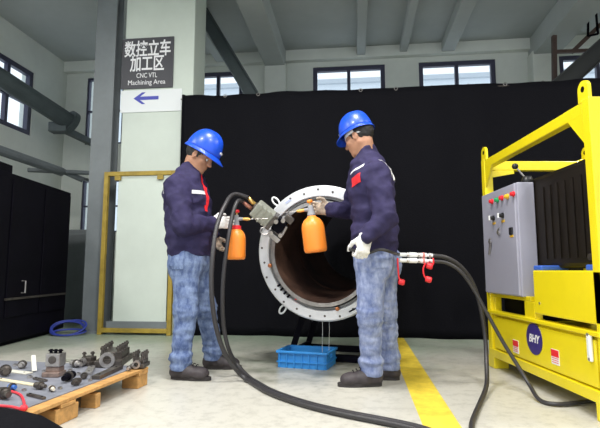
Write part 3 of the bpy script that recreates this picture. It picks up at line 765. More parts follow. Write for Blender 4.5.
hose('hydraulic_hose', [GR+TG*.075, GR+TG*.035, GR, GR-TG*.045, P(380, 249.5, 2.965), P(391, 252, 3.0), P(397, 254, 3.08), q0a], .010, 'black hydraulic hose running along the right worker belt to the couplings')
for i, (a, b) in enumerate(((q0a, q1a), (q0b, q1b))):
    d = (b-a).normalized(); L = (b-a).length
    t = thing('quick_coupling', ('upper' if i == 0 else 'lower')+' steel quick coupling behind the right worker waist', 'coupling', a)
    M = frame_to(d, a)
    MB(M).lathe([(.008, 0), (.013, .004), (.013, L*.2), (.010, L*.22), (.010, L*.28), (.016, L*.30), (.016, L*.52), (.011, L*.54), (.011, L*.62), (.015, L*.64), (.015, L*.80), (.010, L*.82), (.012, L*.98), (.008, L)], 14).build('sleeve', M_white, t)
    for zz in (.25, .58, .9): MB(M).lathe([(.0135, L*zz-.006), (.0165, L*zz-.005), (.0165, L*zz+.005), (.0135, L*zz+.006)], 6, closed=True).build('hex_nut', M_steel, t)
    MB(M).lathe([(.0165, L*.69), (.018, L*.70), (.018, L*.74), (.0165, L*.75)], 14, closed=True).build('lock_ring', mat('pink_ring', (.75, .25, .22), .4), t)
for (pts, cap, lb) in (([(397.5, 258), (398, 268), (399, 278)], (401.5, 282), 'red rubber dust cap hanging by the right worker hip'),
                   ([(425.5, 263), (423.2, 269), (424.5, 276.5)], (428.5, 279.5), 'red dust cap hanging lowest under the couplings'),
                   ([(433, 258), (433.5, 263), (431, 266)], (429.5, 266), 'red dust cap hanging tight below the lower coupling')):
    t = thing('dust_cap', lb, 'cap', P(*cap, 3.09))
    MB().tube(catmull([P(u, v, 3.09) for u, v in pts]+[P(*cap, 3.09)], 5), .0055, 7).build('strap', M_red, t, smooth=True)
    cc = P(*cap, 3.09); MB(frame_to((.9, -.3, -.25), cc)).lathe([(0, -.018), (.016, -.018), (.019, -.012), (.019, .012), (.014, .02), (0, .02)], 16).build('cap', M_red, t, smooth=False)

# ================================================================ YELLOW HYDRAULIC POWER UNIT
XF, YF, YN, XBK = 1.452, 3.82, 2.36, 2.28
ZT = 1.60
pu = thing('hydraulic_power_unit', 'bright yellow framed hydraulic power unit with grey control cabinet', 'machine', ((XF+XBK)/2, (YF+YN)/2, 0))
PW = .065
for x in (XF+PW/2, XBK-PW/2):
    for y in (YF-PW/2, YN+PW/2): MB().box((x, y, ZT/2), (PW, PW, ZT)).build('post', M_yel, pu, bevel=.005)
for x in (XF+PW/2, XBK-PW/2): MB().box((x, (YF+YN)/2, ZT-PW/2-.01), (PW*.9, YF-YN-2*PW, PW)).build('top_rail', M_yel, pu, bevel=.005)
for y in (YF-PW/2, YN+PW/2): MB().box(((XF+XBK)/2, y, ZT-PW/2-.02), (XBK-XF-2*PW, PW*.9, PW*1.15)).build('cross_rail', M_yel, pu, bevel=.005)
GU = [(0, 0), (.24, 0), (.24, -.02), (.02, -.26), (0, -.26)]
for x in (XF+.004, XBK-.02):
    for (y, sgn) in ((YF, -1), (YN, 1)):
        M = Matrix(((0, 0, 1, x), (sgn, 0, 0, y+sgn*.004), (0, 1, 0, ZT-.01), (0, 0, 0, 1))); MB(M).prism(GU, .014).build('gusset', M_yel, pu)
        # lifting lug: rounded plate with a hole ring
        lug = [(-.045, -.02), (.045, -.02), (.045, .055)]+[(.045*math.cos(a), .055+.045*math.sin(a)) for a in [k*PI/10 for k in range(1, 10)]]+[(-.045, .055)]
        M = Matrix(((0, 0, 1, x), (sgn, 0, 0, y+sgn*.05), (0, 1, 0, ZT), (0, 0, 0, 1))); lo_ = MB(M).prism(lug, .018).build('lifting_lug', M_yel, pu)
        MB(M).lathe([(0, -.001), (.016, -.001), (.016, .019), (0, .019)], 14, Matrix.Translation((0, .055, 0))).build('lug_hole', M_black, lo_)
for x in (XF+PW/2,):
    MB().bar((x+.03, YF-.05, ZT-.12), (x+.2, YF-.05, ZT-.09), .02, .05).build('corner_brace', M_yel, pu)
# tank and base
ZP0, ZP1 = .145, .405
MB().box(((XF+XBK)/2+.006, (YF+YN)/2, (ZP0+ZP1)/2), (XBK-XF-.03, YF-YN-.02, ZP1-ZP0)).build('tank', M_yel, pu, bevel=.006)
tp = MB().box((XF+.012, (YF+YN)/2-.01, (ZP0+ZP1)/2-.005), (.012, YF-YN-.19, ZP1-ZP0-.03)).build('tank_panel', M_yel, pu, bevel=.003)
MB().box((XF+.02, (YF+YN)/2, ZP1+.012), (.06, YF-YN-.06, .024)).build('panel_ledge', M_yel, pu, bevel=.004)
MB().box((XF+.03, (YF+YN)/2, .115), (.07, YF-YN-.02, .06)).build('base_rail', M_yel, pu, bevel=.004)
MB().box((XBK-.03, (YF+YN)/2, .115), (.07, YF-YN-.02, .06)).build('base_rail', M_yel, pu, bevel=.004)
for y in (YF-.05, YN+.05):
    for x in (XF+.05, XBK-.05): MB().box((x, y, .045), (.11, .11, .09)).build('foot', M_yel, pu, bevel=.006)
# recess housing below the cabinet
for y in (3.755, 3.16): MB().box((XF+.045, y, .475), (.05, .085 if y > 3.5 else .14, .11)).build('housing_pillar', M_yel, pu, bevel=.004)
MB().box((XF+.05, 3.47, .545), (.06, .66, .03)).build('housing_top', M_yel, pu, bevel=.004)
MB().box((XF+.25, 3.44, .47), (.3, .58, .10)).build('recess', M_black, pu)
# protruding side tray
sb_ = MB().box((XF+.28, 2.70, .595), (.56, .70, .265)).build('side_box', M_yel, pu, bevel=.008)
MB().cyl((XF-.004, 2.98, .53), (XF+.004, 2.98, .53), .008, 10).build('panel_screw', M_steel, sb_)
for y in (3.02, 2.46): MB().box((XF+.10, y, .742), (.17, .10, .032)).build('corner_pad', mat('blue_pad', (.04, .12, .52), .5), pu, bevel=.008)
# black motor cover
mc = MB().box((XF+.42, 2.84, 1.045), (.60, 1.10, .61)).build('motor_cover', M_tyre, pu, bevel=.03)
for k in range(9): MB().box((XF+.115, 2.42+k*.085, 1.03), (.006, .03, .46)).build('cooling_fin', M_tyre, mc)
for y in (2.62, 2.46): MB().cyl((XF+.105, y, .80), (XF+.125, y, .80), .018, 12).build('cover_bolt', M_dsteel, mc)
# control cabinet
CY0, CY1, CZ0, CZ1 = 3.20, 3.79, .555, 1.315
cb_ = MB().box((XF+.055, (CY0+CY1)/2, (CZ0+CZ1)/2), (.115, CY1-CY0, CZ1-CZ0)).build('control_cabinet', M_cab, pu, bevel=.006)
MB().box((XF-.010, (CY0+CY1)/2, (CZ0+CZ1)/2), (.02, CY1-CY0-.012, CZ1-CZ0-.012)).build('cabinet_door', M_cab, cb_, bevel=.006)
XD = XF-.02
def on_cab(u, v):
    r = ray(u, v); k = XD/r.x; p = Vector((0, 0, CAM_H))+r*k; return p
for (u, v), m in zip(((492.5, 201.5), (498, 200), (502.5, 198), (508, 196.5), (514, 194)), (M_red, M_green, M_red, M_amber, M_red)):
    p = on_cab(u, v); MB(frame_to((-1, 0, 0), p)).lathe([(.019, 0), (.019, .008), (.015, .010), (.014, .024), (0, .028)], 14).build('indicator_lamp', m, cb_, smooth=False)
def square_knob(u, v, s, m1):
    p = on_cab(u, v); MB(frame_to((-1, 0, 0), p, (0, 1, 0))).lathe([(.020, 0), (.020, .008), (.014, .010), (.013, .03), (0, .032)], 14).build('selector_knob', m1, cb_)
    MB().box((p.x-.001, p.y, p.z-.04), (.004, .05, .016)).build('knob_label', M_amber, cb_)
    MB().box((p.x-.034, p.y, p.z), (.012, .008, .034)).build('knob_lever', M_white, cb_)
square_knob(494, 218, 1, M_blackpl); square_knob(503, 215.5, 1, M_blackpl)
p = on_cab(511.5, 231); MB().box((p.x-.004, p.y, p.z), (.012, .05, .05)).build('push_button', M_blackpl, cb_, bevel=.004); MB().box((p.x-.001, p.y, p.z-.035), (.004, .05, .014)).build('knob_label', M_amber, cb_)
for (u, v) in ((490.5, 243), (499, 233)):
    p = on_cab(u, v); MB(frame_to((-1, 0, 0), p)).lathe([(.016, 0), (.016, .008), (.010, .012), (0, .012)], 12).build('door_lock', M_steel, cb_)
    MB().tube([p+Vector((-.012, 0, .004)), p+Vector((-.02, -.03, .02)), p+Vector((-.018, -.05, .03))], .005, 7).build('key', M_steel, cb_)
p = on_cab(490, 252); MB().bar(p+Vector((-.008, 0, -.02)), p+Vector((-.012, -.05, .07)), .012, .012).build('door_handle', M_steel, cb_)
# lever on the cabinet
pv = Vector((XF+.09, 3.24, 1.335)); pk = pv+Vector((-.07, .02, .10))
lv = MB().tube([pv, pk], .006, 8).build('lever', M_steel, pu)
MB(Matrix.Translation(pk)).lathe([(0, -.022), (.016, -.016), (.022, 0), (.016, .016), (0, .022)], 14).build('lever_ball', M_blackpl, lv, smooth=True)
MB(Matrix.Translation(pv)).lathe([(0, -.04), (.034, -.036), (.038, 0), (.026, .026), (0, .03)], 16).build('lever_boot', M_blackpl, lv, smooth=True)
# badge, stickers, level gauge on the tank panel
XP = XF+.006
def on_panel(u, v):
    r = ray(u, v); k = XP/r.x; return Vector((0, 0, CAM_H))+r*k
pc = on_panel(534.5, 339); pt = on_panel(534.5, 323.5); pl = on_panel(526, 338); ry_ = abs(pl.y-pc.y); rz_ = pt.z-pc.z
FM = Matrix(((0, 0, -1, XP), (-1, 0, 0, pc.y), (0, 1, 0, pc.z), (0, 0, 0, 1)))
ry_ = min(ry_, rz_*1.05)
bd = MB(FM).prism([(ry_*math.cos(a), rz_*math.sin(a)) for a in [k*2*PI/40 for k in range(40)]], .004).build('badge', M_logo, pu)
vs, fs = text_verts('BHY', rz_*.72, .0006, .25, .0015)
link_mesh('badge_lettering', [FM @ Vector((v.x*1.0, v.y, .0050+v.z)) for v in vs], fs, M_letter, bd)
for (u, v) in ((516, 346.5), (555.5, 357)):
    p = on_panel(u, v); sw, sh_ = .085, .085
    stk = MB().box((XP-.001, p.y, p.z), (.003, sw, sh_)).build('warning_sticker', M_white, pu)
    MB().box((XP-.003, p.y, p.z+sh_*.24), (.002, sw*.96, sh_*.45)).build('sticker_header', M_red, stk)
    for k in range(3): MB().box((XP-.003, p.y, p.z-sh_*(.08+k*.14)), (.002, sw*.8, sh_*.04)).build('sticker_line', M_red, stk)
ga, gb = on_panel(590.5, 333), on_panel(593.5, 361)
gy = ga.y; gz0, gz1 = gb.z-.005, ga.z+.005
lg = MB().box((XP-.008, gy, (gz0+gz1)/2), (.016, .038, gz1-gz0)).build('level_gauge', M_white, pu, bevel=.007)
MB().box((XP-.017, gy, (gz0+gz1)/2), (.004, .014, (gz1-gz0)*.6)).build('gauge_window', mat('gauge_glass', (.65, .7, .7), .1), lg)
for z in (gz0+.012, gz1-.012): MB().cyl((XP-.018, gy, z), (XP-.01, gy, z), .008, 10).build('gauge_bolt', M_steel, lg)

# ================================================================ PALLET WITH PARTS
q0 = G(148.5, 384.5); q1 = G(83, 415); pdv = (q1-q0).normalized(); pln = Vector((pdv.y, -pdv.x, 0))
if pln.x > 0: pln = -pln
PM = Matrix((pdv, pln, EZ)).transposed().to_4x4(); PM.translation = q0      # x toward the viewer, y to the left
PLN, PWD, PH = 1.15, 1.25, .118
pal = thing('wooden_pallet', 'light wooden pallet with grey sheet holding machine parts', 'pallet', PM @ Vector((PLN/2, PWD/2, 0)))
def pal_x(u, v): return (G(u, v)-q0).dot(pdv)
xb = pal_x(68, 422); xm = pal_x(96.5, 407.5)
for x, wx in ((.065, .12), (xb, .17), (PLN-.08, .12)):
    for y in (.06, PWD/2, PWD-.06): MB(PM).box((x, y, .0375), (wx, .11, .075)).build('block', M_wood, pal, bevel=.004)
MB(PM).box((xm, .05, .0375), (.045, .09, .075)).build('block', M_wood, pal, bevel=.004)
for x in (.065, xb, PLN-.08): MB(PM).box((x, PWD/2, .084), (.11, PWD, .018)).build('stringer_board', M_wood, pal, bevel=.003)
for k in range(10): MB(PM).box((PLN/2, .06+k*(PWD-.12)/9, .102), (PLN, .112, .018)).build('deck_board', M_wood, pal, bevel=.003)
MB(PM).box((PLN/2-.01, PWD/2+.03, .1135), (PLN-.05, PWD-.08, .005)).build('cover_sheet', M_sheet, pal)
ZS = .1165
def at_pal(u, v): return G(u, v, ZS)
def pm_at(u, v, rz=0):
    M = Matrix.Translation(at_pal(u, v)) @ Matrix.Rotation(math.atan2(pdv.y, pdv.x)+rz, 4, 'Z'); return M
def stud(mb, x, y, z, h, r=.008):
    mb.lathe([(r, z), (r, z+h*.5), (r*1.7, z+h*.5), (r*1.7, z+h*.8), (r, z+h*.8), (r, z+h), (0, z+h)], 8, Matrix.Translation((x, y, 0)))
def casting(u, v, rz, size, studs, label, m=M_dsteel, jaw=True, hs=.045):
    """machined block with a step, a bore ring and a row of studs"""
    M = pm_at(u, v, rz); L, Wd, H = size; t = thing('machine_casting', label, 'machine part', M.translation)
    MB(M).box((0, 0, H*.25), (L, Wd, H*.5)).build('base_block', m, t, bevel=.004)
    MB(M).box((-L*.08, 0, H*.72), (L*.72, Wd*.8, H*.56)).build('upper_block', m, t, bevel=.006)
    if jaw: MB(M).lathe([(Wd*.28, 0), (Wd*.28, .02), (Wd*.16, .02), (Wd*.16, 0)], 16, Matrix.Translation((L*.5, 0, max(H*.5, Wd*.28+.001))) @ Matrix.Rotation(PI/2, 4, 'Y'), closed=True).build('bore_ring', M_steel, t)
    for (x, y) in studs:
        mb = MB(M); stud(mb, x*L, y*Wd, H, hs); mb.build('stud', m, t)
    return t
casting(114, 363, .3, (.31, .17, .085), [(-.38, .3), (-.2, .3), (0, .3), (.2, .3), (-.38, -.3), (-.2, -.3), (.05, -.3), (.25, -.25), (.38, .3), (.42, -.25)], 'large dark oily casting with two rows of studs on pallet corner')
casting(140, 366.5, .2, (.13, .09, .05), [(-.35, .3), (0, .3), (.35, .3), (-.35, -.3), (0, -.3), (.35, -.3)], 'small studded dark casting at the far corner of the pallet', hs=.05)
casting(88, 365, -.1, (.085, .09, .055), [(-.2, .2), (.2, -.2)], 'dark casting left of the large studded casting', hs=.03)
casting(54, 376, .15, (.09, .10, .055), [], 'brownish square block standing under the three-bolt block', mat('brown_steel', (.30, .22, .19), .45, metal=.6, var=.3, vscale=20), jaw=False)
M3 = pm_at(54.5, 376, .15); M3.translation += EZ*.057
t = thing('bolted_block', 'grey square block topped by three dark bolts on pallet', 'machine part', M3.translation)
MB(M3).box((-.004, 0, .037), (.075, .085, .074)).build('body', M_steel, t, bevel=.005)
MB(M3).lathe([(.022, 0), (.022, .006), (0, .006)], 16, Matrix.Translation((.033, 0, .04)) @ Matrix.Rotation(PI/2, 4, 'Y')).build('boss', M_dsteel, t)
for y in (-.028, 0, .028):
    mb = MB(M3); stud(mb, 0, y, .074, .022, .009); mb.build('bolt', M_black, t)
def flatbar(u, v, rz, L, Wd, H, m, label, name='flat_bar'):
    M = pm_at(u, v, rz); t = thing(name, label, 'metal bar', M.translation)
    MB(M).box((0, 0, H/2), (L, Wd, H)).build('bar', m, t, bevel=.002)
    for x in (-.36, .36): MB(M).lathe([(.006, H-.001), (.006, H+.0015), (0, H+.0015)], 10, Matrix.Translation((x*L, 0, 0))).build('hole', M_black, t)
flatbar(108, 374, .12, .30, .05, .022, M_dsteel, 'long dark flat bar lying along the pallet edge')
flatbar(90, 372, .5, .20, .04, .02, M_steel, 'grey flat bar beside the long dark bar')
flatbar(40, 380.5, 1.2, .12, .02, .012, M_dsteel, 'thin dark bar before the brownish block')
flatbar(36, 397.5, 1.2, .14, .02, .012, M_dsteel, 'short dark bar lying nearest the red strap')
flatbar(12, 372, 1.35, .30, .05, .008, mat('pale_strip', (.62, .60, .52), .5), 'pale flat strip lying at the back of the pallet')
flatbar(18, 383, 1.3, .42, .03, .008, mat('cream_strip', (.70, .62, .42), .5), 'cream flat strip lying across the pallet middle')
flatbar(70, 361.5, 1.5, .20, .035, .012, M_gsteel, 'greenish grey strip behind the bolted block')
def cyl_part(u, v, rz, L, r, m, label, cat='machine part', name='round_part', flange=True):
    M = pm_at(u, v, rz) @ Matrix.Translation((0, 0, r*1.25)) @ Matrix.Rotation(PI/2, 4, 'Y'); t = thing(name, label, cat, at_pal(u, v))
    MB(M).lathe([(0, -L/2), (r*.7, -L/2), (r, -L/2+.006), (r, L*.1), (r*.65, L*.14), (r*.65, L/2), (0, L/2)], 16).build('body', m, t)
    if flange: MB(M).lathe([(r*.9, -.008), (r*1.25, -.008), (r*1.25, .008), (r*.9, .008)], 16, closed=True).build('collar', M_dsteel, t)
cyl_part(68, 381.5, .2, .11, .022, M_black, 'black round tool end lying right of the bolted block')
cyl_part(12, 391, 1.3, .05, .016, mat('blue_part', (.05, .16, .5), .5), 'small blue round part by the red strap')
cyl_part(52, 391.5, .9, .06, .012, mat('cream_part', (.72, .66, .55), .5), 'small cream round part near the pallet edge')
cyl_part(40, 389.5, 1.3, .08, .016, M_dsteel, 'small dark round part beside the cream one')
cyl_part(22, 368.5, .3, .06, .02, M_steel, 'light steel round part behind the cream wedge')
cyl_part(5, 376, .8, .10, .026, M_dsteel, 'dark round part at the far end of the pallet')
cyl_part(84, 379, .4, .05, .015, M_dsteel, 'small dark plug before the grey flat bar')
cyl_part(4, 399, 1.1, .10, .022, M_dsteel, 'black round fitting inside the red strap loop')
# loose small hardware lying between the bigger parts
def loose_nut(u, v, r, m, label):
    M = Matrix.Translation(at_pal(u, v)); t = thing('steel_nut', label, 'nut', M.translation, 'loose nuts on the pallet')
    MB(M).lathe([(r*.55, 0), (r, 0), (r, r*.8), (r*.55, r*.8)], 6, closed=True).build('nut_body', m, t)
    MB(M).lathe([(r*.5, .001), (r*.58, .001), (r*.58, r*.84), (r*.5, r*.84)], 12, closed=True).build('thread', M_dsteel, t)
for (u, v, r) in ((78, 375, .016), (92, 378, .013), (60, 389, .013), (30, 378, .016), (44, 372, .014), (24, 391, .013), (90, 381, .012), (70, 371, .014), (15, 366, .016)):
    loose_nut(u, v, r, M_steel, 'loose steel hex nut lying on the pallet sheet')
cyl_part(76, 367.5, 1.2, .10, .020, M_steel, 'light steel spindle lying behind the grey flat bar')
cyl_part(76, 385.5, .12, .07, .016, M_dsteel, 'dark spindle lying between black tool and pallet edge')
cyl_part(129, 370.5, .25, .06, .012, M_steel, 'short steel pin before the small studded casting')
# cream wedge leaning up
M = pm_at(34, 372, .9); t = tag(MB(M @ Matrix.Rotation(-.55, 4, 'Y')).prism([(0, -.012), (.02, -.012), (.018, .012), (.004, .012)], .1).build('wedge', mat('cream_wedge', (.74, .72, .64), .5), bevel=.002), 'cream plastic wedge leaning up among the parts', 'wedge')
hs_ = catmull([at_pal(-6, 392), at_pal(8, 392), at_pal(20, 396), at_pal(24, 404), at_pal(23, 411)], 6)
mb = MB().tube([p+EZ*.006 for p in hs_], .006, 7); sk = thing('red_strap', 'red cord looped over the pallet edge with a knot', 'strap', at_pal(8, 392))
mb.build('cord', M_tape, sk, smooth=True)
MB().tube([p+EZ*.006 for p in catmull([at_pal(23, 411), at_pal(10, 408), at_pal(-6, 407)], 5)], .006, 7).build('cord', M_tape, sk, smooth=True)
pkn = at_pal(23.5, 411)+EZ*.012; MB(Matrix.Translation(pkn)).lathe([(0, -.014), (.014, -.010), (.018, 0), (.012, .012), (0, .014)], 12).build('knot', M_tape, sk, smooth=True)
# black rubber sheet in the near corner, rumpled on the floor before the pallet
nx_, ny_ = 36, 24; vs = []; fs = []
for j in range(ny_+1):
    for i in range(nx_+1):
        x = i/nx_; y = j/ny_
        e = min(1, 5*min(x, 1-x, y, 1-y))**.6 if 0 < i < nx_ and 0 < j < ny_ else 0
        px = -1.75+1.3*x; py = .95+.98*y
        vs.append((px, py, .002+e*(min(.34, .275-.364*(px+1.05))*(1+.12*noise.noise(Vector((px*4, py*4, 0))))+.015*noise.noise(Vector((px*12, py*12, 3))))))
for j in range(ny_):
    for i in range(nx_): a = j*(nx_+1)+i; fs.append((a, a+1, a+nx_+2, a+nx_+1))
tag(link_mesh('rubber_sheet', vs, fs, M_curtain, smooth=True), 'rumpled black sheet on the floor before the pallet', 'sheet')
# ================================================================ PEOPLE
def bounds(pts, m):
    A = np.array([tuple(p) for p in pts]); return A.min(0)-m, A.max(0)+m

def hand_field(W, D, N, right, curl, scale=1.0, thumb_curl=.5, spread=.0):
    """glove: palm, four fingers curling towards N, thumb from the side"""
    D = Vector(D).normalized(); N = Vector(N); N = (N-D*N.dot(D)).normalized()
    T = D.cross(N) if right else N.cross(D)
    W = Vector(W); s = scale
    f = Field(*[tuple(x) for x in bounds([W, W+D*.20*s+N*.06, W+N*.12, W-N*.05, W+T*.09, W-T*.08, W-D*.05], .03)], .0032)
    lat = tuple(T)
    f.seg(W-D*.006, W+D*.015, .024*s, .024*s, .01, lat, 1.1)              # cuff
    f.seg(W, W+D*.085*s, .021*s, .0195*s, .012, lat, 1.95)               # palm
    f.seg(W+D*.02*s+T*.02*s+N*.006, W+D*.05*s+T*.03*s+N*.01, .018*s, .015*s, .012)
    for off, L, c in ((.031, .072, .95), (.0105, .080, 1.0), (-.0105, .075, 1.05), (-.030, .060, 1.12)):
        p = W+D*(.088*s-abs(off)*.18)+T*off*s; ang = curl*.45*c; r = .0105*s
        for j, (ln, add) in enumerate(((.46, curl*c), (.31, curl*.8*c), (.23, curl*.5*c))):
            d = D*math.cos(ang)+N*math.sin(ang)+T*off*spread; q = p+d*L*ln*s
            f.seg(p, q, r, r*.93, .004); p = q; r *= .93; ang += add
    p = W+D*.028*s+T*.036*s+N*.008*s; d = (D*.62+T*.60+N*.45).normalized()
    q = p+d*.036*s; f.seg(p, q, .0145*s, .0118*s, .008)
    d2 = (D*.9+T*(.25-.3*thumb_curl)+N*(.3+thumb_curl)).normalized(); q2 = q+d2*.030*s; f.seg(q, q2, .0118*s, .0108*s, .004)
    d3 = (D*.8+T*(.0-.4*thumb_curl)+N*(.35+thumb_curl)).normalized(); f.seg(q2, q2+d3*.024*s, .0108*s, .0095*s, .004)
    return f

def hard_hat(parent, c, F, L, U, emblem=True, band=.022, k_=1.0, peak=.044):
    """c = centre of the rim plane"""
    M = Matrix((F, L, U)).transposed().to_4x4() @ Matrix.Scale(k_, 4); M.translation = c
    nu, nv = 48, 14; vs = []; fs = []
    def rim(a):
        ca, sa_ = math.cos(a), math.sin(a); return (.136 if ca > 0 else .134)*ca, .110*sa_
    for j in range(nv+1):
        ph = (PI/2)*j/nv
        for i in range(nu):
            a = 2*PI*i/nu; x, y = rim(a); k = math.cos(ph)**.82; z = .160*math.sin(ph)**.95
            X, Y = x*k, y*k
            ridge = .009*math.exp(-(Y/.018)**2)*math.sin(min(ph*1.6, PI/2))*(1 if abs(X) < .12 else .6)
            ridge += .004*(math.exp(-((Y-.045)/.010)**2)+math.exp(-((Y+.045)/.010)**2))*math.sin(min(ph*1.4, PI/2))
            vs.append(M @ Vector((X*(1+ridge*2), Y, z+ridge)))
    for j in range(nv):
        for i in range(nu): i2 = (i+1) % nu; fs.append((j*nu+i, j*nu+i2, (j+1)*nu+i2, (j+1)*nu+i))
    o = link_mesh('hard_hat', vs, fs, M_hat, parent, smooth=True, label='blue hard hat')
    sm = o.modifiers.new('t', 'SOLIDIFY'); sm.thickness = .003; sm.offset = -1
    # brim: rolled edge all round, long peak in front
    vs = []; fs = []
    for i in range(nu):
        a = 2*PI*i/nu; x, y = rim(a); pk = max(0, math.cos(a))**2.2*peak; d = Vector((math.cos(a), math.sin(a), 0))
        o0 = Vector((x, y, .006)); o1 = Vector((x, y, 0))+d*(.009+pk); o1.z = -.012-pk*.35; o2 = o1+Vector((0, 0, -.006)); o3 = Vector((x, y, -.004))
        for q in (o0, o1, o2, o3): vs.append(M @ q)
    for i in range(nu):
        i2 = (i+1) % nu
        for k in range(4): k2 = (k+1) % 4; fs.append((i*4+k, i2*4+k, i2*4+k2, i*4+k2))
    link_mesh('hat_brim', vs, fs, M_hat, o, smooth=False)
    # inner headband
    vs = []; fs = []
    for i in range(40):
        a = 2*PI*i/40
        for z in (-.028, .01): vs.append(M @ Vector((.108*math.cos(a)-.006, .087*math.sin(a), z+(.02 if band < .01 else 0)-(band if math.cos(a) < -.3 else 0))))
    for i in range(40): i2 = (i+1) % 40; fs.append((i*2, i2*2, i2*2+1, i*2+1))
    hb = link_mesh('headband', vs, fs, M_reflect, o, smooth=True); sm = hb.modifiers.new('t', 'SOLIDIFY'); sm.thickness = .004
    if emblem:
        e = [(-.022, 0), (-.012, .010), (.012, .010), (.022, 0), (.012, -.010), (-.012, -.010)]
        EM = M @ Matrix.Translation((.131, 0, .045)) @ Matrix(((0, 0, 1, 0), (1, 0, 0, 0), (0, 1, 0, 0), (0, 0, 0, 1))) @ Matrix.Rotation(-.32, 4, 'X')
        MB(EM).prism(e, .006).build('hat_emblem', M_reflect, o)
    return o

def shoe(parent, ankle, toe_dir, soleZ=0.0, L=.285):
    """ankle = joint above heel"""
    d = Vector((toe_dir[0], toe_dir[1], 0)).normalized(); lt = Vector((-d.y, d.x, 0)); lat = tuple(lt)
    heel = Vector((ankle[0], ankle[1], soleZ))-d*.065
    f = Field(*[tuple(x) for x in bounds([heel-d*.06, heel+d*(L+.05), heel+EZ*.17, heel-EZ*.01, heel+lt*.08, heel-lt*.08], .02)], .005)
    f.seg(heel+d*.03+EZ*.05, heel+d*.11+EZ*.055, .043, .045, .02)
    f.seg(heel+d*.11+EZ*.055, heel+d*(L-.075)+EZ*.042, .045, .036, .025, lat, 1.28)
    f.seg(heel+d*(L-.09)+EZ*.045, heel+d*(L-.055)+EZ*.04, .040, .034, .02, lat, 1.3)
    f.seg(heel+d*.045+EZ*.07, heel+d*.06+EZ*.135, .046, .046, .02)
    f.plane(heel+EZ*.018, (0, 0, -1))
    o, V, Fq = link_field('shoe', f, M_shoe, parent, .0025, (25, 25, 25), 3)
    pts = []
    for a in [k*2*PI/36 for k in range(36)]:
        x = L/2-.004+math.cos(a)*(L/2); wv = (.046 if math.cos(a) > 0 else .038)*math.sin(a)*(1 if abs(math.cos(a)) < .9 else .96)
        pts.append((x, abs(wv)**.8*(.046**.2)*math.copysign(1, wv)))
    M = Matrix((d, lt, EZ)).transposed().to_4x4(); M.translation = heel
    MB(M).prism(pts, .024).build('sole', M_sole, o, bevel=.003)
    for k in range(4):
        q = heel+d*(.115+.022*k)+EZ*(.116-.008*k); MB().tube([q-lt*.026, q+EZ*.007, q+lt*.026], .003, 6).build('lace', M_black, o)
    return o

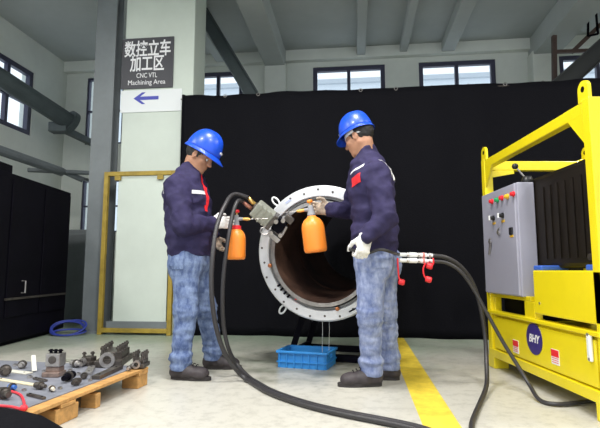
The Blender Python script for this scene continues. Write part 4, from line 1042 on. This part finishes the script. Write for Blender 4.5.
def person(sp):
    F = Vector((math.cos(sp['yaw']), math.sin(sp['yaw']), 0)); L = Vector((-F.y, F.x, 0)); lat = tuple(L)
    J = sp['J']; base = Vector(((J['anR'].x+J['anL'].x)/2, (J['anR'].y+J['anL'].y)/2, 0))
    root = thing('person', sp['label'], 'person', base)
    hy, hp = sp['hyaw'], sp['hpitch']
    HF = Vector((math.cos(hy)*math.cos(hp), math.sin(hy)*math.cos(hp), math.sin(hp))); HL = Vector((-math.sin(hy), math.cos(hy), 0)); HU = HF.cross(HL)
    hc = J['head']; sc = .96
    def H(f, l, u): return hc+(HF*f+HL*l+HU*u)*sc
    ax = (tuple(HF), tuple(HL), tuple(HU))
    # ---- body: one continuous skin from head to feet
    lo, hi = bounds([J[k] for k in J], .14); hi[2] = hc.z+.2; lo[2] = .02
    b = Field(lo, hi, .0062)
    b.seg(J['pelvis'], J['chest'], .105, .115, .05, lat, 1.3)
    b.seg(J['chest'], J['neck']-EZ*.02, .115, .06, .05, lat, 1.25)
    b.seg(J['shR'], J['shL'], .055, .055, .04)
    for q in 'RL':
        b.seg(J['sh'+q], J['el'+q], .048, .040, .03); b.seg(J['el'+q], J['wr'+q], .038, .026, .02)
        b.seg(J['wr'+q], J['wr'+q]+Vector(sp['hand'+q]['D']).normalized()*.075, .015, .012, .008, tuple(Vector(sp['hand'+q]['D']).normalized().cross(Vector(sp['hand'+q]['N'])).normalized()), 1.6)
        b.seg(J['hip'+q], J['kn'+q], .078, .055, .04); b.seg(J['kn'+q], J['an'+q], .054, .036, .03)
    b.seg(J['neck']-EZ*.03, H(-.028, 0, -.055), .060, .055, .03)
    b.ell(H(-.012, 0, .035), ax, (.100*sc, .077*sc, .098*sc), .02)
    b.ell(H(.030, 0, -.035), ax, (.066*sc, .061*sc, .085*sc), .03)
    b.seg(H(.055, 0, -.098), H(.070, 0, -.100), .024, .020, .03)            # chin
    for l in (-1, 1): b.seg(H(-.012, l*.052, -.055), H(.05, l*.020, -.098), .020, .018, .02)   # jaw line
    b.seg(H(.084, 0, .022), H(.086, l*.0, .026), .020, .018, .02)           # brow
    for l in (-1, 1):
        b.seg(H(.076, l*.018, .022), H(.066, l*.046, .018), .013, .011, .012)   # brow ridge
        b.ell(H(.062, l*.042, -.022), ax, (.022, .02, .02), .02)                # cheekbone
        b.ell(H(.090, l*.031, .000), ax, (.018, .016, .012), .010, cut=True)    # eye socket
        b.ell(H(-.008, l*.076, -.008), (tuple(HF*.95+HL*l*.3), tuple(HL*.95-HF*l*.3), tuple(HU)), (.020, .010, .031), .006)   # ear
        b.ell(H(-.002, l*.085, -.006), ax, (.009, .007, .016), .004, cut=True)
    b.seg(H(.090, 0, .012), H(.112, 0, -.028), .010, .014, .010)            # nose
    for l in (-1, 1): b.ell(H(.102, l*.011, -.032), ax, (.011, .009, .009), .006)
    b.seg(H(.090, -.018, -.058), H(.090, .018, -.058), .008, .008, .006)    # lips
    b.seg(H(.088, -.014, -.070), H(.088, .014, -.070), .008, .008, .006)
    body, _, _ = link_field('body', b, M_skin, root)
    for l in (-1, 1):
        e = MB(frame_to(HF, H(.079, l*.031, .000))).lathe([(0, -.011), (.008, -.008), (.011, 0), (.008, .008), (.005, .0098), (0, .011)], 12).build('eye', M_white, body, smooth=True)
        MB(frame_to(HF, H(.079, l*.031, .000)+HF*.0088)).lathe([(0, -.002), (.0052, 0), (.003, .002), (0, .0028)], 10).build('iris', M_hair, e)
        MB().tube([H(.092, l*.014, .020), H(.088, l*.032, .025), H(.074, l*.047, .020)], [.003, .004, .002], 6).build('eyebrow', M_hair, body)
    # ---- hair below the hat
    hf = Field(*[tuple(x) for x in bounds([H(0, 0, 0)], .17)], .0055)
    hf.ell(H(-.016, 0, .034), ax, (.106*sc, .0815*sc, .104*sc), .01)
    hf.plane(H(.045, 0, 0), tuple((HF*1.0+HU*-.30).normalized()))
    hf.plane(H(-.03, 0, -.045), tuple((-HU*.8+HF*.6).normalized()))
    hf.plane(H(0, 0, .085), tuple(HU))
    hair, _, _ = link_field('hair', hf, M_hair, root, .003, (60, 60, 60))
    for l in (-1, 1): MB().box((0, 0, 0), (.016, .006, .04), Matrix.Translation(H(.014, l*.0745, .004)) @ Matrix((HF, HL, HU)).transposed().to_4x4()).build('sideburn', M_hair, hair)
    # ---- jeans
    pj = [J[k] for k in ('pelvis', 'hipR', 'hipL', 'knR', 'knL', 'anR', 'anL')]
    lo, hi = bounds(pj, .17); lo[2] = .03
    jf = Field(lo, hi, .0075); wb = J['waist']
    jf.seg(wb, J['pelvis'], .115, .122, .03, lat, 1.32)
    jf.seg(J['hipR'], J['hipL'], .108, .108, .04)
    for q in 'RL':
        jf.seg(J['hip'+q]-EZ*.02, J['kn'+q], .102, .078, .035)
        jf.seg(J['kn'+q], J['an'+q]+EZ*.05, .078, .066, .03)
        jf.seg(J['an'+q]+EZ*.05, J['an'+q]-EZ*.015, .068, .072, .02)
        jf.ell(J['an'+q]+EZ*.05, ((1, 0, 0), (0, 1, 0), (0, 0, 1)), (.073, .073, .03), .02)
        jf.ell(J['kn'+q]-EZ*.03, ((1, 0, 0), (0, 1, 0), (0, 0, 1)), (.076, .076, .06), .03)
        f2 = (J['hip'+q]-J['kn'+q]).normalized(); jf.seg(J['hip'+q]-F*.05, J['hip'+q]-F*.06-EZ*.05, .075, .07, .04)
    jf.plane(Vector((0, 0, min(J['anR'].z, J['anL'].z)-.035)), (0, 0, -1))
    V, Fq = jf.mesh()
    kz = np.array([.3+1.0*math.exp(-((p[2]-J['knR'].z+.04)/.14)**2)+1.3*math.exp(-((p[2]-.13)/.10)**2)+.5*math.exp(-((p[2]-J['hipR'].z)/.1)**2) for p in V])
    V = wrinkle(V, Fq, .0085*kz, (7, 7, 26), sp['seed'])
    jo = link_mesh('jeans', V, Fq.tolist(), sp['denim'], root, smooth=True, label='faded blue jeans')
    JV, JF = V, Fq
    # stitched back pocket on the near side
    vs, fs = grid2(.13, .14, 6, 6); rdir = sp['near_right']
    pkc = J['hip'+sp['near']]+Vector(sp['pocket'])
    decal('pocket', sp['denim'], jo, JV, JF, vs, fs, pkc, rdir, EZ, .005)
    # ---- jacket
    pj = [J[k] for k in ('pelvis', 'chest', 'neck', 'shR', 'shL', 'elR', 'elL', 'wrR', 'wrL', 'hem')]
    lo, hi = bounds(pj, .2)
    f = Field(lo, hi, .0072); tk = sp.get('thick', 1.0)
    f.seg(J['hem']-EZ*.06, J['hem']+EZ*.07, .146*tk, .150*tk, .03, lat, 1.28)
    f.seg(J['hem']+EZ*.05, J['chest'], .150*tk, .150*tk, .04, lat, 1.30)
    f.seg(J['chest'], J['chest']+(J['neck']-J['chest'])*.62, .148*tk, .105, .05, lat, 1.35)
    f.seg(J['shR'], J['shL'], .080, .080, .05)
    f.seg(J['neck']-EZ*.06, J['neck']-EZ*.015, .095, .072, .04, lat, 1.1)
    f.seg(J['neck']-EZ*.02, J['neck']+(H(-.028, 0, -.055)-J['neck']).normalized()*.026, .072, .070, .010)   # collar
    for q in 'RL':
        f.seg(J['sh'+q], J['el'+q], .088, .072, .014); wd_ = (J['wr'+q]-J['el'+q]).normalized()
        cf = sp['hand'+q].get('cuff', 0); we = J['wr'+q]-wd_*cf
        f.seg(J['el'+q], we, .074, .050, .012)
        f.seg(we-wd_*.025, we-wd_*.005, .051, .050, .006)
    f.plane(J['hem']-EZ*.075, (0, 0, -1))
    V, Fq = f.mesh()
    V = wrinkle(V, Fq, .019, (8, 8, 13), sp['seed']+5)
    ja = link_mesh('jacket', V, Fq.tolist(), M_navy, root, smooth=True, label='navy work jacket')
    # waistband of the jacket
    # ---- gloves
    for q in 'RL':
        g = sp['hand'+q]; hfld = hand_field(J['wr'+q], g['D'], g['N'], q == 'R', g['curl'], g.get('scale', 1.08), g.get('tc', .5))
        if g.get('cuff'): hfld.seg(J['wr'+q]-(J['wr'+q]-J['el'+q]).normalized()*(g['cuff']+.01), J['wr'+q], .036, .030, .01)
        link_field('glove', hfld, g['mat'], root, .0012, (70, 70, 70))
    # ---- shoes
    for q in 'RL': shoe(root, J['an'+q], sp['toe'+q])
    # ---- hat
    hard_hat(root, H(.004, 0, .045), HF, HL, HU, band=sp['band'], k_=sp.get('hat', 1), peak=sp.get('peak', .044))
    return root, ja, V, Fq, F, L, jo

# ---- left worker: faces right, looks down at the ring; right side towards the camera
d0 = 3.48
JL = dict(head=P(199.5, 156, d0), neck=P(189, 172, d0), chest=P(187.5, 198, d0), waist=P(190.5, 250, d0), hem=P(190, 246, d0), pelvis=P(191, 262, d0),
          shR=P(177, 187, 3.32), shL=P(196, 184, 3.63), elR=P(183, 226, 3.23), elL=P(199, 226, 3.69), wrR=P(212, 223.5, 3.38), wrL=P(213.5, 235.5, 3.575),
          hipR=P(186.5, 262, 3.40), hipL=P(195, 261, 3.56), knR=P(186, 308, 3.38), knL=P(205, 306, 3.62))
DR_ = Vector((1, .18, .06)).normalized(); NR_ = Vector((.1, 1, 0)); NR_ = (NR_-DR_*NR_.dot(DR_)).normalized()
JL['wrR'] = B1-DR_*.181-NR_*.028+EZ*.040      # fingertips rest against the bottle neck
JL['anR'] = Vector((P(181, 358, 3.37).x, 3.37, .10)); JL['anL'] = Vector((P(213, 352, 3.72).x, 3.72, .10))
left = person(dict(label='person in navy jacket and blue hard hat bending over the motor, spray bottle before them', yaw=rad(-14), J=JL, hyaw=rad(-8), hpitch=rad(-30), seed=1, denim=M_jean,
    band=0, near='R', near_right=(1, 0, 0), pocket=(-.06, -.02, .02),
    handR=dict(D=(1, .18, .06), N=(.1, 1, 0), curl=.42, mat=M_glove, tc=.30, scale=1.08), handL=dict(D=(.42, -.25, -.8), N=(.8, -.4, .5), curl=.6, mat=M_glove2, tc=.3),
    toeR=(1, -.18), toeL=(1, .02)))
root, ja, V, Fq, F, L, jo = left
sd_ = Vector((F.x, F.y, 0)); right_n = -L                 # towards the camera side
# red zip flap down the front, reflective strips, pocket flap
fr = Vector((F.x*.80-L.x*.6, F.y*.80-L.y*.6, 0)).normalized(); rr = Vector((-fr.y, fr.x, 0))
zc = P(213, 202, 3.36); vs, fs = grid2(.032, .27, 2, 20)
decal('zip_flap', M_red, ja, V, Fq, [(a+ b*.10, b) for a, b in vs], fs, JL['chest']+F*.10-L*.02+EZ*.028, tuple(Vector((-F.y*.75-0*F.x, F.x*.75, 0))+F*-.0), (0, 0, 1), .005, 'red zip flap')
vs, fs = grid2(.135, .026, 16, 2); decal('reflective_strip', M_reflect, ja, V, Fq, [(a, b+a*.08) for a, b in vs], fs, P(203.5, 191, 3.3), (math.cos(rad(35)), math.sin(rad(35)), 0), EZ, .004)
vs, fs = grid2(.12, .05, 12, 4); decal('pocket_flap', M_navy, ja, V, Fq, vs, fs, P(203, 199.5, 3.3), (math.cos(rad(35)), math.sin(rad(35)), 0), EZ, .006)
vs, fs = grid2(.03, .095, 3, 10); decal('reflective_strip', M_reflect, ja, V, Fq, [(a-b*.35, b) for a, b in vs], fs, P(169.5, 188.5, 3.35), (math.cos(rad(-35)), math.sin(rad(-35)), 0), EZ, .004)

# ---- right worker: faces left and a little away; left side towards the camera
d1 = 3.2
JR = dict(head=P(359, 137.5, d1), neck=P(367.5, 156, d1), chest=P(371, 184, d1), waist=P(376, 246, d1), hem=P(375, 243, d1), pelvis=P(376, 258, d1),
          shL=P(377, 174, 3.04), shR=P(362, 171, 3.34), elL=P(386, 217, 2.96), elR=P(352, 210, 3.46), wrL=P(366, 236, 2.95), wrR=P(330, 209.5, 3.37),
          hipL=P(371, 260, 3.13), hipR=P(382, 260, 3.28), knL=P(370, 312, 3.12), knR=P(385, 310, 3.30))
JR['anL'] = Vector((P(371, 367, 3.18).x, 3.18, .10)); JR['anR'] = Vector((P(389, 365, 3.36).x, 3.36, .10))
rightp = person(dict(label='person in navy jacket with red chest patch holding spray bottle before the ring', yaw=rad(180-18), J=JR, hyaw=rad(180-36), hpitch=rad(-20), seed=4, denim=M_jean2,
    band=.022, hat=.90, peak=.034, near='L', near_right=(1, 0, 0), pocket=(.05, -.02, .02), thick=.97,
    handL=dict(D=(-.22, -.03, -1), N=(-.35, 1, .1), curl=1.1, mat=M_glove, scale=1.12, tc=.4), handR=dict(D=(-1, -.04, .08), N=(-.1, -1, .0), curl=1.0, mat=M_glove2, tc=.5),
    toeL=(-1, -.06), toeR=(-.95, .25)))
root, ja, V, Fq, F, L, jo = rightp
vs, fs = grid2(.10, .022, 10, 2); decal('reflective_strip', M_reflect, ja, V, Fq, [(a, b+a*.45) for a, b in vs], fs, P(356.5, 169, 3.08), (math.cos(rad(-40)), math.sin(rad(-40)), 0), EZ, .004)
vs, fs = grid2(.095, .06, 10, 6); decal('chest_patch', M_red, ja, V, Fq, [(a, b+a*.25) for a, b in vs], fs, P(357, 180.5, 3.06), (math.cos(rad(-40)), math.sin(rad(-40)), 0), EZ, .004, 'red chest patch')
tv, tf = text_verts('BHY', .17, 0, 0, .003)
decal('back_lettering', M_letter, ja, V, Fq, *subdiv2(tv, tf), JR['chest']-F*.1+EZ*.06, (math.cos(rad(60)), math.sin(rad(60)), 0), EZ, .004, 'white lettering on the back')
